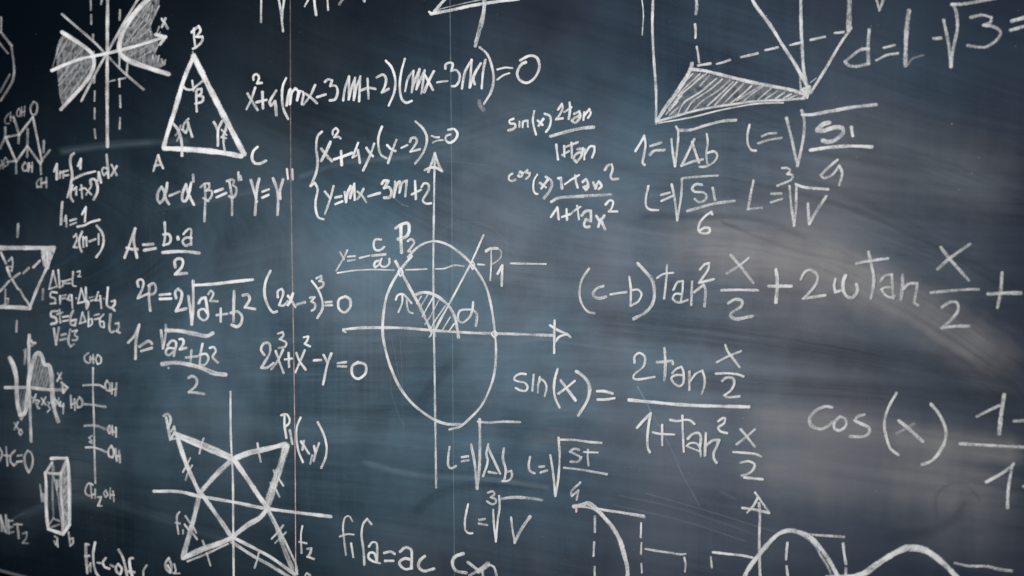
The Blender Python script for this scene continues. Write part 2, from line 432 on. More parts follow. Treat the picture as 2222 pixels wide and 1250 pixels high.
TOP_LEVEL = True
DATA = '''
@ ring_diagram | faint polygon ring of double chalk lines cut off by the left edge of the photo | diagram | chalk diagrams
T 0 0
ring_outline 6/.55: 15 190, 15 350, 130 495, 150 840, 15 1090
inner_bond 5/.45: -10 455, 90 580 | 110 810, 5 1000
@ hyperbola_diagram | two branched hyperbola with cloudy shaded lobes and an arrowed slanting axis | diagram | chalk diagrams
shading F.26: 680 365, 1010 590, 1030 700, 1000 820, 830 1020, 690 1150, 650 1050, 635 900, 620 770, 615 520
shading F.26: 1680 -60, 1480 120, 1340 330, 1295 500, 1310 590, 1400 650, 1750 730, 1800 680, 1690 580, 1720 480, 1640 300, 1690 150, 1730 40, 1720 -60
hatching 3/.55: 760 400, 620 640 | 700 380, 615 600 | 840 460, 640 760 | 900 540, 720 740 | 650 480, 575 730 | 850 700, 640 930 | 940 650, 660 1040 | 990 720, 720 1090 | 800 660, 640 880 | 1640 30, 1560 180 | 1600 60, 1440 300 | 1560 230, 1360 480 | 1640 210, 1430 450 | 1640 310, 1500 420 | 1420 380, 1440 430 | 1390 290, 1430 310 | 1620 420, 1470 520 | 1640 480, 1400 610 | 1700 520, 1500 640
curve 9/.95: 675 350, 800 430, 920 510, 1000 585, 1022 690, 985 810, 900 930, 780 1060, 665 1185
curve 10/.95: 1620 -20, 1500 100, 1400 230, 1320 390, 1295 510, 1310 580, 1370 640, 1480 690, 1640 745, 1830 805
asymptote 6/.7: 675 155, 830 290, 1010 445, 1180 620, 1360 800, 1560 970
asymptote 6/.7: 1500 -10, 1380 190, 1200 510, 1080 720, 980 910, 885 1095
axis 8/.85: 1170 -40, 1165 600, 1165 1200, 1168 1590
axis 8/.9: 565 765, 700 705, 880 640, 1160 580, 1480 500, 1780 405
arrowhead 8/.85: 1690 375, 1800 400, 1740 480
dashed_line 5/.65: 985 -20, 988 110 | 992 165, 992 260 | 1012 375, 1010 450 | 1020 560, 1022 600 | 1030 830, 1022 900 | 1030 990, 1028 1095 | 1030 1175, 1028 1290 | 1028 1405, 1040 1500
dashed_line 5/.65: 1110 -20, 1098 45 | 1305 110, 1300 215 | 1297 330, 1292 420 | 1300 600, 1298 720 | 1298 860, 1300 940 | 1305 1040, 1310 1165 | 1305 1280, 1300 1400
dashed_line 5/.6: 1190 885, 1250 870 | 1290 860, 1365 848 | 1385 690, 1378 810
tick_mark 4/.6: 1660 60, 1650 130 | 1730 65, 1690 150, 1670 190, 1640 260 | 1620 160, 1590 230 | 1730 290, 1700 370 | 1635 340, 1640 380 | 1740 350, 1720 400 | 1665 470, 1665 520 | 1720 490, 1690 560 | 1660 600, 1665 640 | 1730 605, 1715 670 | 1760 640, 1770 690 | 1800 650, 1790 700
letter 6/.8: 1760 205, 1795 260, 1825 310 | 1800 200, 1780 250, 1760 295
@ molecule_diagram | faint zigzag sugar ring with OH groups at the left edge | diagram | chalk diagrams
T 0 200
bond_line 6/.65: 210 465, 360 270, 460 750, 440 775, 300 585, 180 755, 65 490, 210 460
bond_line 6/.55: 210 460, 160 290 | 210 450, 205 555 | 60 385, 60 480, 5 610 | 305 400, 300 700 | 180 760, 180 880 | 445 770, 450 890 | 480 530, 475 650 | 450 750, 545 630 | 170 745, 80 760
letter 5/.6: 370 105, 335 170, 350 240, 385 245, 410 180, 400 120, 370 105
letter 4/.5: 100 235, 60 290, 65 340, 105 340
letter 4/.5: 120 220, 120 310 | 155 260, 155 320 | 120 270, 155 280
letter 4/.5: 210 180, 190 210, 195 260, 220 260, 225 200, 210 180
letter 4/.5: 240 165, 240 260 | 275 155, 268 260 | 240 220, 272 210
letter 5/.6: 275 765, 250 800, 260 850, 295 850, 305 790, 275 765
letter 5/.6: 320 770, 315 860 | 355 765, 352 865 | 318 810, 352 810
letter 5/.6: 430 940, 400 980, 405 1030, 440 1025
letter 5/.6: 450 935, 450 1030 | 505 930, 505 1035 | 450 990, 505 975
letter 4/.5: -10 770, 10 830 | 20 740, 35 830 | 0 800, 30 780
letter 4/.5: 60 710, 40 760, 55 805, 85 790, 85 740, 60 710
@ integral_formula | small slanted integral of a fraction ending in d x | formula | chalk formulas
integral_sign 6/.85: 805 665, 775 690, 765 760, 785 900, 770 1000, 735 1140
letter 6/.8: 590 860, 620 780, 618 945
letter 5/.75: 655 860, 650 930 | 655 880, 690 860, 690 930
equals_sign 5/.8: 700 860, 740 850 | 705 905, 745 900
digit 6/.85: 850 800, 880 725, 875 830
fraction_bar 6/.85: 795 945, 900 895, 1035 860
bracket 6/.8: 790 1010, 770 1080, 770 1140, 795 1185
digit 5/.8: 800 1060, 830 1030, 830 1115
plus_sign 5/.8: 885 1010, 895 1150 | 870 1060, 915 1040
letter 5/.8: 930 1045, 995 1110 | 990 1030, 935 1115
digit 5/.75: 985 960, 1000 1000, 975 1050
bracket 6/.85: 985 1000, 985 950, 1030 945, 1060 1010, 1060 1080, 1020 1165
digit 6/.85: 1065 960, 1075 870, 1100 980
letter 6/.8: 1160 680, 1170 800, 1180 930 | 1165 830, 1125 820, 1110 860, 1130 900, 1170 870
letter 6/.8: 1215 790, 1270 900 | 1270 805, 1210 905
@ fraction_formula | small left hand fraction of one over two times n minus one | formula | chalk formulas
T 0 450
letter 6/.75: 680 -55, 670 60, 665 185
digit 5/.75: 700 150, 720 90, 725 210
equals_sign 5/.85: 765 145, 830 125 | 770 190, 830 165
digit 6/.9: 895 75, 935 0, 925 155
fraction_bar 6/.9: 845 210, 920 195, 990 160, 1085 135
digit 5/.8: 805 320, 830 290, 840 340, 805 430, 840 435
bracket 6/.85: 895 265, 865 350, 870 430, 890 480
letter 5/.8: 905 320, 910 430 | 912 340, 940 325, 945 420
minus_sign 6/.85: 975 370, 1040 345
digit 5/.75: 1075 290, 1075 400
bracket 6/.85: 1055 200, 1110 270, 1130 350, 1110 450, 1050 540
@ folded_plane_diagram | blurred quadrilateral with dashed diagonals and a scribbled corner at the left edge | diagram | chalk diagrams
outline 9/.85: -20 440, 300 440, 590 440
outline 7/.85: 500 680, 410 880, 325 1100
outline 9/.85: -20 1080, 180 1085, 330 1095
shading F.8: 445 440, 595 440, 550 590, 520 680, 475 620, 450 540
hatching 4/.7: 460 460, 480 640 | 480 460, 500 670 | 500 470, 520 650 | 530 470, 520 630 | 560 450, 540 560
dashed_line 6/.75: 15 490, 70 610 | 80 650, 115 750 | 5 910, 105 800 | 130 780, 220 715 | 260 715, 320 655 | 365 650, 435 580 | 135 785, 200 890 | 215 890, 270 990 | 280 1000, 320 1060
letter 5/.65: 95 580, 130 545, 140 600, 130 690, 80 680, 95 640, 135 650
letter 5/.65: 60 890, 60 1050 | 60 990, 90 990, 85 1040, 30 1060
tick_mark 6/.6: 198 180, 192 320 | 470 890, 465 1000 | 185 1235, 180 1350
@ base_area_formula | small blurred delta b equals l squared, top line of four at the far left | formula | chalk formulas
letter 5/.75: 580 690, 535 885, 620 860, 580 690
letter 5/.75: 635 680, 650 870 | 650 800, 685 800, 685 850, 645 870
equals_sign 5/.8: 705 800, 770 780 | 705 825, 765 825
letter 5/.75: 795 700, 795 850, 825 855
digit 4/.75: 840 700, 870 690, 870 720, 850 750, 880 750
@ side_area_formula | small blurred S one equals four times delta b, second of four lines at far left | formula | chalk formulas
letter 5/.8: 620 925, 560 920, 550 970, 600 990, 605 1040, 550 1045
letter 5/.75: 655 960, 655 1045
equals_sign 5/.75: 680 960, 720 950 | 680 990, 715 985
digit 5/.8: 760 950, 735 1000, 775 1010 | 780 950, 790 1090
dot_sign 5/.7: 830 985, 836 990
letter 5/.8: 885 880, 850 1040, 930 1020, 885 880
letter 5/.8: 935 870, 940 1090 | 945 1010, 965 1040, 945 1100
equals_sign 5/.75: 975 980, 1020 970 | 985 1015, 1020 1005
digit 5/.8: 1070 920, 1040 1010, 1090 1010 | 1090 960, 1105 1095
dot_sign 5/.7: 1130 990, 1137 995
letter 6/.85: 1175 870, 1170 1070, 1205 1090
digit 6/.8: 1215 1020, 1250 1010, 1250 1050, 1225 1090, 1250 1120
@ total_area_formula | small blurred S t equals six times delta b, third of four lines at far left | formula | chalk formulas
letter 6/.8: 625 1125, 560 1135, 560 1180, 610 1200, 615 1250, 560 1265
letter 5/.75: 650 1110, 660 1250 | 620 1160, 685 1140
equals_sign 5/.8: 690 1190, 745 1180 | 690 1235, 745 1225
digit 6/.8: 800 1120, 770 1190, 775 1270, 820 1280, 830 1220, 780 1230
letter 5/.8: 900 1140, 870 1260, 935 1240, 900 1140
letter 5/.8: 965 1130, 965 1290 | 965 1220, 1005 1210, 1000 1270, 965 1295
equals_sign 5/.8: 1030 1170, 1080 1160 | 1035 1215, 1080 1205
digit 5/.8: 1130 1160, 1090 1210, 1100 1290, 1135 1300, 1130 1240, 1095 1240
letter 6/.75: 1205 1160, 1195 1330, 1215 1355, 1240 1345
digit 6/.75: 1260 1260, 1290 1255, 1295 1300, 1270 1340, 1300 1360
@ volume_formula | short blurred V equals l cubed, bottom line of four at far left | formula | chalk formulas
letter 6/.8: 585 1315, 610 1490, 640 1305
equals_sign 6/.8: 670 1385, 715 1375 | 655 1440, 720 1425
letter 6/.75: 765 1325, 745 1470, 770 1510, 805 1485
digit 6/.75: 790 1345, 835 1335, 810 1385, 845 1410, 830 1440, 790 1440
@ wave_graph | blurred wave curve with two hatched humps on axes marked x and y | graph | chalk graphs
T 0 650
axis 7/.85: 320 385, 315 700, 325 1100, 340 1540
axis 8/.85: 60 955, 300 955, 500 975, 700 980
arrowhead 6/.85: 305 480, 320 395, 350 465, 385 470, 345 500 | 670 900, 735 955, 690 1010, 680 930
hatching 2.5/.5: 390 680, 345 860 | 420 650, 355 930 | 450 680, 390 930 | 480 720, 410 930 | 500 760, 440 930 | 520 780, 470 940 | 530 840, 500 940 | 210 980, 200 1060 | 240 980, 205 1130 | 270 985, 215 1180 | 285 1000, 235 1190 | 260 1100, 240 1230
shading F.2: 350 950, 360 800, 410 620, 490 720, 530 760, 560 960
curve 9/.9: 110 635, 150 720, 180 850, 185 1000, 195 1140, 225 1250, 265 1240, 295 1080, 320 860, 355 690, 400 590, 430 580, 460 630, 490 710, 530 710, 560 800, 570 1000, 590 1170, 635 1320
curve 6/.6: 210 1240, 235 1300, 260 1250
letter 5/.65: 265 550, 280 620 | 285 540, 270 700
letter 5/.75: 630 800, 665 860 | 670 795, 625 885
letter 5/.7: 350 1060, 400 1130 | 395 1030, 360 1120
digit 5/.7: 400 1090, 430 1100, 405 1150, 430 1180, 415 1180
letter 5/.7: 455 1070, 500 1140 | 500 1060, 460 1140
digit 5/.7: 520 1110, 545 1120, 525 1150, 550 1180, 520 1220
letter 5/.75: 600 1080, 650 1140 | 645 1070, 610 1150
digit 5/.75: 660 1110, 650 1150, 690 1160 | 695 1130, 690 1235
letter 5/.7: 160 1340, 205 1410 | 200 1330, 160 1410
digit 5/.75: 230 1410, 210 1435, 225 1468, 248 1445, 230 1410
@ carbon_chain_diagram | vertical carbon chain with four rungs lettered CHO and OH | diagram | chalk diagrams
letter 5/.75: 965 580, 920 620, 930 670, 965 690
letter 5/.75: 985 620, 985 680 | 1015 600, 1020 690 | 985 650, 1020 640
letter 5/.8: 1065 600, 1045 650, 1065 700, 1095 690, 1100 630, 1065 600
chain_line 5/.75: 1015 740, 1015 1000, 1025 1300, 1030 1600, 1040 1990
rung 6/.8: 910 930, 1000 925, 1090 930, 1130 955
rung 6/.75: 920 1135, 1000 1140, 1150 1165
rung 6/.75: 925 1370, 1010 1365, 1090 1380, 1145 1405
rung 6/.75: 940 1605, 1020 1605, 1090 1625, 1160 1655
letter 6/.75: 1165 880, 1145 930, 1165 985, 1195 990, 1195 920, 1165 880
letter 6/.75: 1215 910, 1215 1020 | 1265 910, 1255 1040 | 1215 980, 1262 970
letter 5/.75: 770 1040, 775 1175 | 810 1080, 815 1200 | 775 1140, 815 1120
letter 6/.75: 865 1060, 835 1110, 845 1170, 885 1160, 895 1100, 865 1060
letter 6/.7: 1190 1370, 1170 1410, 1190 1450, 1210 1420, 1190 1370
letter 5/.75: 1220 1370, 1225 1470 | 1260 1390, 1262 1490 | 1222 1430, 1262 1440
letter 5/.75: 1210 1585, 1180 1630, 1185 1700, 1225 1715, 1240 1650, 1210 1585
letter 6/.75: 1255 1620, 1270 1750 | 1295 1640, 1305 1765 | 1262 1700, 1302 1700
digit 5/.65: 1000 1480, 970 1500, 1000 1530, 975 1545, 1005 1560
letter 5/.7: 1010 2010, 970 1990, 930 2050, 935 2110, 975 2130
letter 5/.75: 985 2000, 1000 2150 | 1035 2060, 1035 2150 | 1000 2120, 1035 2110
digit 5/.75: 1065 2145, 1100 2140, 1090 2180, 1065 2235, 1105 2240
letter 5/.7: 1150 2070, 1130 2105, 1150 2140, 1175 2120, 1150 2070
letter 5/.75: 1200 2050, 1200 2160 | 1230 2080, 1240 2190 | 1200 2120, 1240 2120
@ linear_equation | short equation ending in plus C equals zero at the left edge | formula | chalk formulas
T 0 850
letter 5/.65: 0 610, 25 660, 15 720, -5 760
plus_sign 5/.65: 70 600, 85 800 | 45 690, 110 695
letter 6/.75: 165 640, 120 690, 120 760, 155 800, 180 780
equals_sign 6/.75: 195 695, 240 690 | 190 760, 240 755
digit 6/.75: 305 640, 270 700, 280 800, 315 875, 350 810, 360 720, 335 655, 305 640
@ prism_diagram | tall narrow box prism with one hatched side and dashed diagonals | diagram | chalk diagrams
shading F.45: 665 890, 730 730, 755 780, 755 1450, 690 1540, 670 1500
hatching 3/.5: 750 900, 680 1040 | 750 980, 680 1120 | 750 1060, 680 1200 | 750 1140, 680 1270 | 750 1220, 685 1340 | 750 1290, 690 1400 | 740 1370, 690 1460 | 740 820, 680 950
outline 8/.9: 495 880, 505 1000, 505 1200, 515 1380, 530 1490, 690 1545, 760 1440, 755 1100, 745 800, 730 720
outline 8/.9: 560 725, 640 720, 730 725
outline 8/.9: 570 770, 500 880, 640 890, 670 880, 720 760
outline 7/.9: 665 890, 665 1100, 685 1300, 690 1540
hidden_edge 5/.55: 575 790, 575 1100, 585 1370, 540 1440 | 580 900, 620 1050, 670 1380 | 590 800, 590 900 | 590 1380, 650 1400 | 560 1470, 650 1440
letter 5/.7: 440 1010, 465 1190 | 455 1120, 480 1110, 485 1190
letter 5/.7: 615 960, 620 1060 | 640 960, 635 1030
letter 5/.75: 595 1570, 625 1590, 610 1660, 590 1620 | 620 1600, 630 1680
letter 5/.75: 745 1525, 765 1670, 795 1640, 790 1590, 755 1600
@ net_formula | faint capital word NET with a small two beside the tall box | formula | chalk formulas
T 0 1000
letter 6/.65: 10 590, 20 760 | 5 600, 60 770 | 65 590, 75 780
letter 5/.65: 95 640, 100 790 | 95 650, 140 650 | 100 720, 140 715 | 100 785, 150 770
letter 5/.65: 190 680, 205 840 | 155 690, 240 690
digit 5/.65: 250 790, 290 775, 290 830, 250 890, 305 895
@ function_formula | cut off function of minus c at the bottom edge, left of the star | formula | chalk formulas
letter 7/.85: 965 910, 935 905, 935 1000, 950 1215 | 930 1035, 970 1030
digit 5/.8: 960 1150, 985 1110, 985 1200
bracket 6/.85: 1035 885, 1015 1000, 1020 1120, 1050 1220, 1080 1260
minus_sign 5/.75: 1060 1105, 1095 1110
letter 6/.85: 1150 1055, 1120 1100, 1140 1150, 1190 1170
minus_sign 6/.8: 1205 1130, 1235 1145
digit 6/.85: 1285 1120, 1260 1160, 1275 1210, 1310 1230, 1325 1170, 1285 1120
bracket 7/.8: 1290 965, 1340 1060, 1385 1260
letter 7/.85: 1445 1055, 1415 1060, 1415 1150, 1440 1260 | 1400 1200, 1460 1210
bracket 6/.8: 1595 1135, 1560 1190, 1560 1260
@ triangle_diagram | bold thick triangle with corners lettered A, B and C and marked angles | diagram | chalk diagrams
T 300 0
outline 10/1: 605 610, 500 860, 400 1200, 320 1450, 280 1600
outline 12/1: 605 610, 680 760, 780 960, 930 1250, 1050 1480, 1150 1670
outline 12/1: 290 1610, 600 1625, 900 1655, 1120 1695
outline 4/.7: 595 565, 600 610
letter 6/.85: 585 350, 615 320, 660 285, 680 330, 635 400, 700 400, 700 440, 650 500, 600 530 | 610 310, 610 400, 625 520
angle_arc 6/.9: 490 940, 530 970, 590 970, 640 930, 720 865
tick_mark 5/.85: 590 875, 605 985
letter 6/.85: 640 1210, 635 1090, 635 1000, 640 975, 690 965, 690 1010, 650 1040, 705 1050, 700 1100, 625 1125
angle_arc 7/.9: 380 1340, 430 1400, 465 1490, 480 1600, 480 1690
tick_mark 5/.7: 465 1360, 440 1430, 410 1470 | 455 1460, 425 1530
dot_sign 5/.7: 476 1405, 484 1412
letter 6/.85: 550 1290, 500 1350, 495 1420, 520 1440, 540 1400, 545 1330, 565 1400, 590 1485
letter 6/.85: 825 1325, 850 1370, 870 1430 | 915 1315, 875 1400, 870 1580
angle_arc 6/.85: 965 1350, 940 1450, 930 1530, 945 1640
tick_mark 5/.8: 910 1410, 965 1465 | 905 1490, 960 1500 | 960 1410, 915 1490
letter 7/.95: 1300 1595, 1255 1640, 1240 1720, 1270 1770, 1330 1775, 1390 1745
letter 6/.85: 170 1855, 195 1770, 222 1685, 245 1760, 275 1825 | 185 1800, 245 1785
@ angle_equations | row equating alpha, beta and gamma with their primes, right beneath the bold triangle | formula | chalk formulas
letter 7/.85: 320 1985, 310 2060, 275 2170, 240 2205, 215 2170, 225 2080, 260 2030, 285 2070, 305 2160, 340 2215
minus_sign 6/.85: 345 2125, 455 2080
letter 7/.85: 575 1985, 555 2080, 515 2180, 485 2180, 480 2110, 520 2000, 545 2100, 605 2220
prime_mark 6/.8: 597 1895, 600 1970
letter 6/.85: 680 2030, 720 1995, 770 1990, 770 2040, 735 2070, 795 2070, 800 2120, 760 2180, 710 2150 | 725 2000, 730 2120, 725 2290, 720 2400
equals_sign 7/.9: 835 2080, 920 2050 | 855 2140, 955 2095
letter 6/.85: 965 1965, 1020 1950, 1045 1960, 1030 2010, 1060 2030, 1065 2090, 1030 2145, 990 2130 | 990 1970, 1010 2080, 1020 2180, 1020 2330
prime_mark 6/.85: 1088 1870, 1092 1955 | 1112 1910, 1120 1950
letter 7/.85: 1225 1955, 1260 2080, 1290 2190 | 1315 1940, 1290 2050, 1280 2180, 1270 2330
equals_sign 6/.85: 1350 2080, 1420 2055 | 1350 2145, 1415 2115
letter 7/.85: 1465 1935, 1510 2060, 1520 2170, 1515 2330 | 1575 1945, 1540 2080, 1545 2155
prime_mark 6/.85: 1615 1835, 1628 1940 | 1675 1840, 1680 1945
@ triangle_area_formula | area formula of b times a over two, the first of three at left centre | formula | chalk formulas
T 250 450
letter 7/.85: 105 545, 160 400, 220 230, 205 360, 240 545 | 130 440, 190 455, 245 455
equals_sign 7/.9: 310 405, 415 400 | 320 465, 440 445
letter 6/.9: 540 165, 545 300, 530 410 | 525 295, 580 290, 605 330, 590 390, 525 410
dot_sign 8/.9: 682 325, 688 345
letter 6/.9: 745 290, 800 235, 825 240, 825 320, 830 405 | 830 330, 770 330, 735 370, 765 415, 825 395
fraction_bar 8/.95: 520 490, 650 480, 780 480, 915 497
digit 7/.9: 655 650, 650 580, 690 555, 735 570, 730 640, 655 725, 780 715
@ perimeter_formula | two p equals two root of a squared plus b squared, bar nearly level | formula | chalk formulas
digit 6/.85: 255 860, 245 800, 285 780, 310 810, 295 890, 250 985, 330 950, 370 930
letter 7/.85: 365 850, 420 825, 445 870, 430 930, 365 955 | 375 860, 370 980, 385 1120
equals_sign 7/.9: 490 950, 600 940 | 490 995, 610 990
digit 7/.9: 665 985, 655 920, 690 885, 725 920, 720 1000, 665 1125, 775 1100
radical_sign 7/.9: 800 965, 820 1120, 835 1270, 850 1100, 850 800
vinculum 8/.95: 855 845, 1100 830, 1300 805, 1495 785
letter 7/.9: 910 1040, 940 990, 985 980, 1000 1080, 1010 1190, 970 1225, 915 1190, 915 1120, 970 1105, 1005 1150
digit 6/.9: 1015 940, 1040 905, 1070 930, 1035 1015, 1115 1020
plus_sign 6/.9: 1150 1095, 1150 1240 | 1105 1170, 1220 1155
letter 7/.9: 1295 910, 1290 1100, 1290 1240 | 1260 1145, 1330 1130, 1380 1180, 1370 1260, 1330 1295, 1270 1275
digit 7/.9: 1390 955, 1440 945, 1465 990, 1415 1085, 1520 1105
@ cubic_bracket_equation | two x minus three in brackets cubed equals zero, crossing the pink ruled line | formula | chalk formulas
bracket 7/.9: 1690 690, 1640 800, 1625 930, 1660 1060, 1720 1140, 1760 1130
digit 6/.9: 1770 975, 1770 910, 1810 885, 1830 920, 1785 1060, 1830 1065, 1880 1020
letter 7/.95: 1880 960, 1910 1000, 1960 1080 | 1935 935, 1900 1030, 1880 1060
T 560 570
minus_sign 7/.95: 430 452, 515 430
digit 6/.95: 570 380, 620 375, 585 420, 625 450, 620 500, 590 520
bracket 6/.95: 590 200, 650 280, 700 400, 705 500, 650 600
digit 6/.95: 640 170, 690 145, 690 180, 665 200, 710 215, 700 260, 660 280
equals_sign 6/.95: 735 430, 800 425 | 730 465, 805 460
digit 7/.95: 950 365, 880 400, 880 500, 940 540, 1000 480, 1000 400, 950 365
@ half_root_formula | one equals root of a squared plus b squared, all over two, with drooping bars | formula | chalk formulas
T 250 650
digit 7/.85: 145 465, 205 400, 262 275, 230 440, 222 640
equals_sign 7/.85: 265 510, 370 450, 400 480 | 285 560, 400 525
radical_sign 6/.8: 500 335, 520 530, 545 400, 555 330, 550 275
vinculum 9/.9: 555 335, 700 340, 850 370, 1000 395, 1060 365
letter 6/.9: 570 500, 620 445, 660 460, 640 610 | 645 530, 570 530, 550 580, 580 605, 640 560
digit 6/.9: 700 430, 735 430, 745 470, 705 540, 775 525
plus_sign 6/.9: 830 550, 820 680 | 770 630, 895 615
letter 6/.9: 950 480, 925 620, 920 705 | 920 600, 990 590, 1015 640, 970 710, 920 700
digit 6/.85: 1030 525, 1070 515, 1095 560, 1060 620, 1115 685
fraction_bar 9/.85: 515 700, 650 685, 800 705, 950 745, 1080 800, 1200 815
dot_sign 5/.7: 580 740, 585 745
digit 7/.9: 800 850, 840 830, 890 870, 880 930, 805 1005, 880 1010, 965 1025
@ cubic_equation | two x cubed plus x squared minus y equals zero, just below the bracketed cube | formula | chalk formulas
digit 7/.9: 1620 600, 1585 540, 1620 475, 1670 475, 1685 560, 1590 740, 1650 740, 1720 690
digit 6/.9: 1770 370, 1820 355, 1830 390, 1790 430, 1860 470, 1850 510, 1780 525
letter 6/.9: 1745 560, 1790 690, 1830 795 | 1825 545, 1770 660, 1700 755
plus_sign 6/.95: 1885 580, 1890 730 | 1845 650, 1920 640
T 560 650
letter 6/.95: 420 580, 450 660, 520 760 | 510 550, 470 650, 410 790
digit 5/.95: 500 410, 550 400, 540 440, 510 480, 570 510
minus_sign 6/.95: 610 660, 690 655
letter 6/.95: 715 600, 760 690 | 800 585, 760 690, 710 920
equals_sign 6/.95: 870 690, 960 680 | 870 725, 960 725
digit 7/.95: 1090 680, 1030 720, 1030 820, 1090 860, 1170 800, 1170 710, 1090 680
@ star_diagram | five cornered star of bold struts on crossed axes, points lettered P and Q | diagram | chalk diagrams
T 320 830
axis 5/.85: 905 100, 910 600, 930 1000, 935 1600, 940 2100
axis 8/.85: 75 1180, 350 1185, 550 1230, 900 1290, 1250 1360, 1500 1395, 1995 1455
outline 11/.85: 320 560, 600 670, 900 800
outline 7/.95: 330 590, 600 710, 910 835
outline 9/.95: 320 560, 420 870, 560 1180
outline 11/.9: 940 830, 1100 765, 1300 720, 1500 670
outline 14/.8: 1510 690, 1450 900, 1380 1100, 1310 1320
outline 10/.95: 930 830, 750 1000, 580 1190
outline 10/.95: 940 830, 1100 1060, 1220 1240, 1310 1360
outline 10/.9: 580 1190, 700 1360, 800 1500, 920 1680
outline 10/.9: 920 1680, 1100 1540, 1220 1470, 1310 1370
outline 11/.85: 570 1210, 520 1430, 450 1680, 390 1900
outline 11/.9: 400 1900, 600 1810, 800 1740, 930 1680
outline 5/.75: 440 1940, 640 1860, 880 1750
outline 8/.95: 930 1680, 1150 1790, 1350 1900, 1600 2080
outline 8/.8: 920 1730, 1150 1880, 1350 1990, 1560 2120
outline 10/.75: 1310 1370, 1420 1600, 1500 1830, 1600 2080
outline 5/.85: 1330 1400, 1450 1620, 1560 1850, 1620 1990, 1630 2080
tick_mark 5/.8: 615 605, 590 680, 570 770 | 1200 660, 1215 760, 1235 860 | 470 820, 430 900, 390 970 | 490 900, 450 970, 420 1055 | 1375 955, 1390 990 | 1430 1040, 1480 1120 | 1340 1090, 1350 1110 | 1390 1150, 1435 1240 | 415 1450, 460 1520 | 405 1540, 450 1600 | 500 1570, 530 1630 | 490 1630, 540 1700 | 600 1715, 630 1790 | 645 1850, 685 1985 | 1475 1550, 1420 1620, 1350 1695 | 1505 1625, 1390 1740 | 1210 1850, 1190 1930, 1165 2010
letter 7/.85: 180 360, 220 340, 250 380, 250 430, 225 490 | 205 380, 225 480, 250 620
digit 6/.8: 260 530, 290 480, 300 520, 260 610, 310 610
letter 6/.95: 1455 355, 1510 345, 1545 400, 1535 450, 1500 475 | 1490 370, 1490 470, 1510 600
digit 6/.95: 1548 520, 1575 665
bracket 5/.95: 1665 380, 1625 480, 1620 600, 1640 740, 1690 865
letter 6/.95: 1670 640, 1755 770 | 1700 635, 1685 730
comma 5/.9: 1790 790, 1770 880
letter 6/.95: 1810 690, 1825 760 | 1865 660, 1830 760, 1805 850
bracket 6/.95: 1850 430, 1910 550, 1945 680, 1940 800, 1890 925
letter 5/.8: 350 1405, 325 1440, 325 1530, 340 1640 | 310 1520, 355 1530
digit 4/.75: 388 1600, 390 1640
letter 5/.9: 1685 1555, 1670 1640, 1675 1850 | 1650 1730, 1730 1745
digit 6/.9: 1740 1805, 1780 1800, 1770 1850, 1740 1890, 1810 1915
letter 6/.75: 235 1905, 200 1960, 210 2030, 250 2060, 265 1990, 235 1905 | 225 1985, 265 2060
digit 5/.7: 295 1970, 310 2050, 290 2070, 350 2070
letter 5/.8: 1740 2070, 1715 2090, 1720 2120 | 1730 2070, 1770 2090
@ cut_off_equation | lower ends of an equation cut off by the top edge beside the pink ruled line | formula | chalk formulas
T 520 0
digit 5/.85: 238 -60, 236 240
letter 6/.9: 420 -60, 450 120, 475 340 | 490 -30, 470 130, 465 200
letter 5/.9: 780 -60, 710 70
letter 6/.9: 810 -60, 820 60, 835 165
digit 5/.9: 955 -40, 965 110
bracket 6/.6: 1140 -30, 1085 50
comma 7/.85: 1355 -10, 1358 15
@ product_equation | long row x squared plus four times two brackets equals zero, rising to the right | formula | chalk formulas
letter 6/.9: 90 1015, 140 1100, 200 1195 | 175 950, 130 1080, 80 1185
digit 6/.9: 155 865, 155 825, 190 805, 215 840, 195 905, 245 900
plus_sign 7/.9: 252 1000, 258 1175 | 190 1110, 295 1085
digit 7/.9: 400 985, 330 1115, 345 1145, 390 1100, 405 1250
bracket 6/.9: 510 850, 475 930, 465 1060, 480 1180, 530 1290
letter 6/.9: 515 1145, 545 985, 555 970, 552 1130, 575 1000, 610 960, 640 990, 630 1090, 660 990, 695 1000, 680 1130
letter 6/.9: 715 1015, 780 1060, 845 1120 | 825 925, 770 1040, 700 1135
minus_sign 6/.9: 845 1055, 940 1025
digit 6/.95: 930 890, 970 860, 1010 875, 990 935, 1045 930, 1070 990, 1040 1080, 985 1090
letter 6/.95: 1125 1090, 1145 960, 1190 830, 1185 1080, 1220 940, 1255 845, 1240 1085, 1270 950, 1310 830, 1298 1100
plus_sign 6/.95: 1390 855, 1400 1070 | 1320 980, 1400 955, 1475 965
digit 6/.95: 1490 840, 1560 810, 1590 850, 1580 930, 1545 1005, 1620 965
bracket 6/.95: 1590 660, 1650 730, 1690 860, 1680 1000, 1620 1145
bracket 6/.95: 1795 640, 1755 790, 1740 950, 1765 1080, 1810 1115, 1870 1095
T 820 0
letter 6/.95: 298 990, 330 850, 390 770, 370 1000, 410 860, 455 750, 420 970, 470 850, 510 765, 475 1015
letter 7/.95: 515 820, 560 900, 600 975 | 610 775, 560 870, 505 1000
minus_sign 5/.95: 645 895, 700 885, 760 880
digit 6/.95: 735 745, 740 700, 780 680, 815 690, 800 770, 850 760, 890 810, 880 890, 840 935, 805 935
letter 6/.95: 915 960, 950 780, 1020 650, 1010 800, 1000 950, 1050 800, 1120 690, 1100 720, 1040 850, 1055 915 | 1170 650, 1145 780, 1130 960
bracket 6/.95: 1110 515, 1190 590, 1240 720, 1260 860, 1230 1000, 1155 1125
comma 9/.55: 1105 1100, 1110 1140, 1150 1190
equals_sign 5/.95: 1300 755, 1380 735, 1465 740 | 1300 865, 1370 815, 1430 795
digit 7/.95: 1610 675, 1560 700, 1515 800, 1545 870, 1620 900, 1700 850, 1750 760, 1755 690, 1720 620, 1650 605, 1550 655
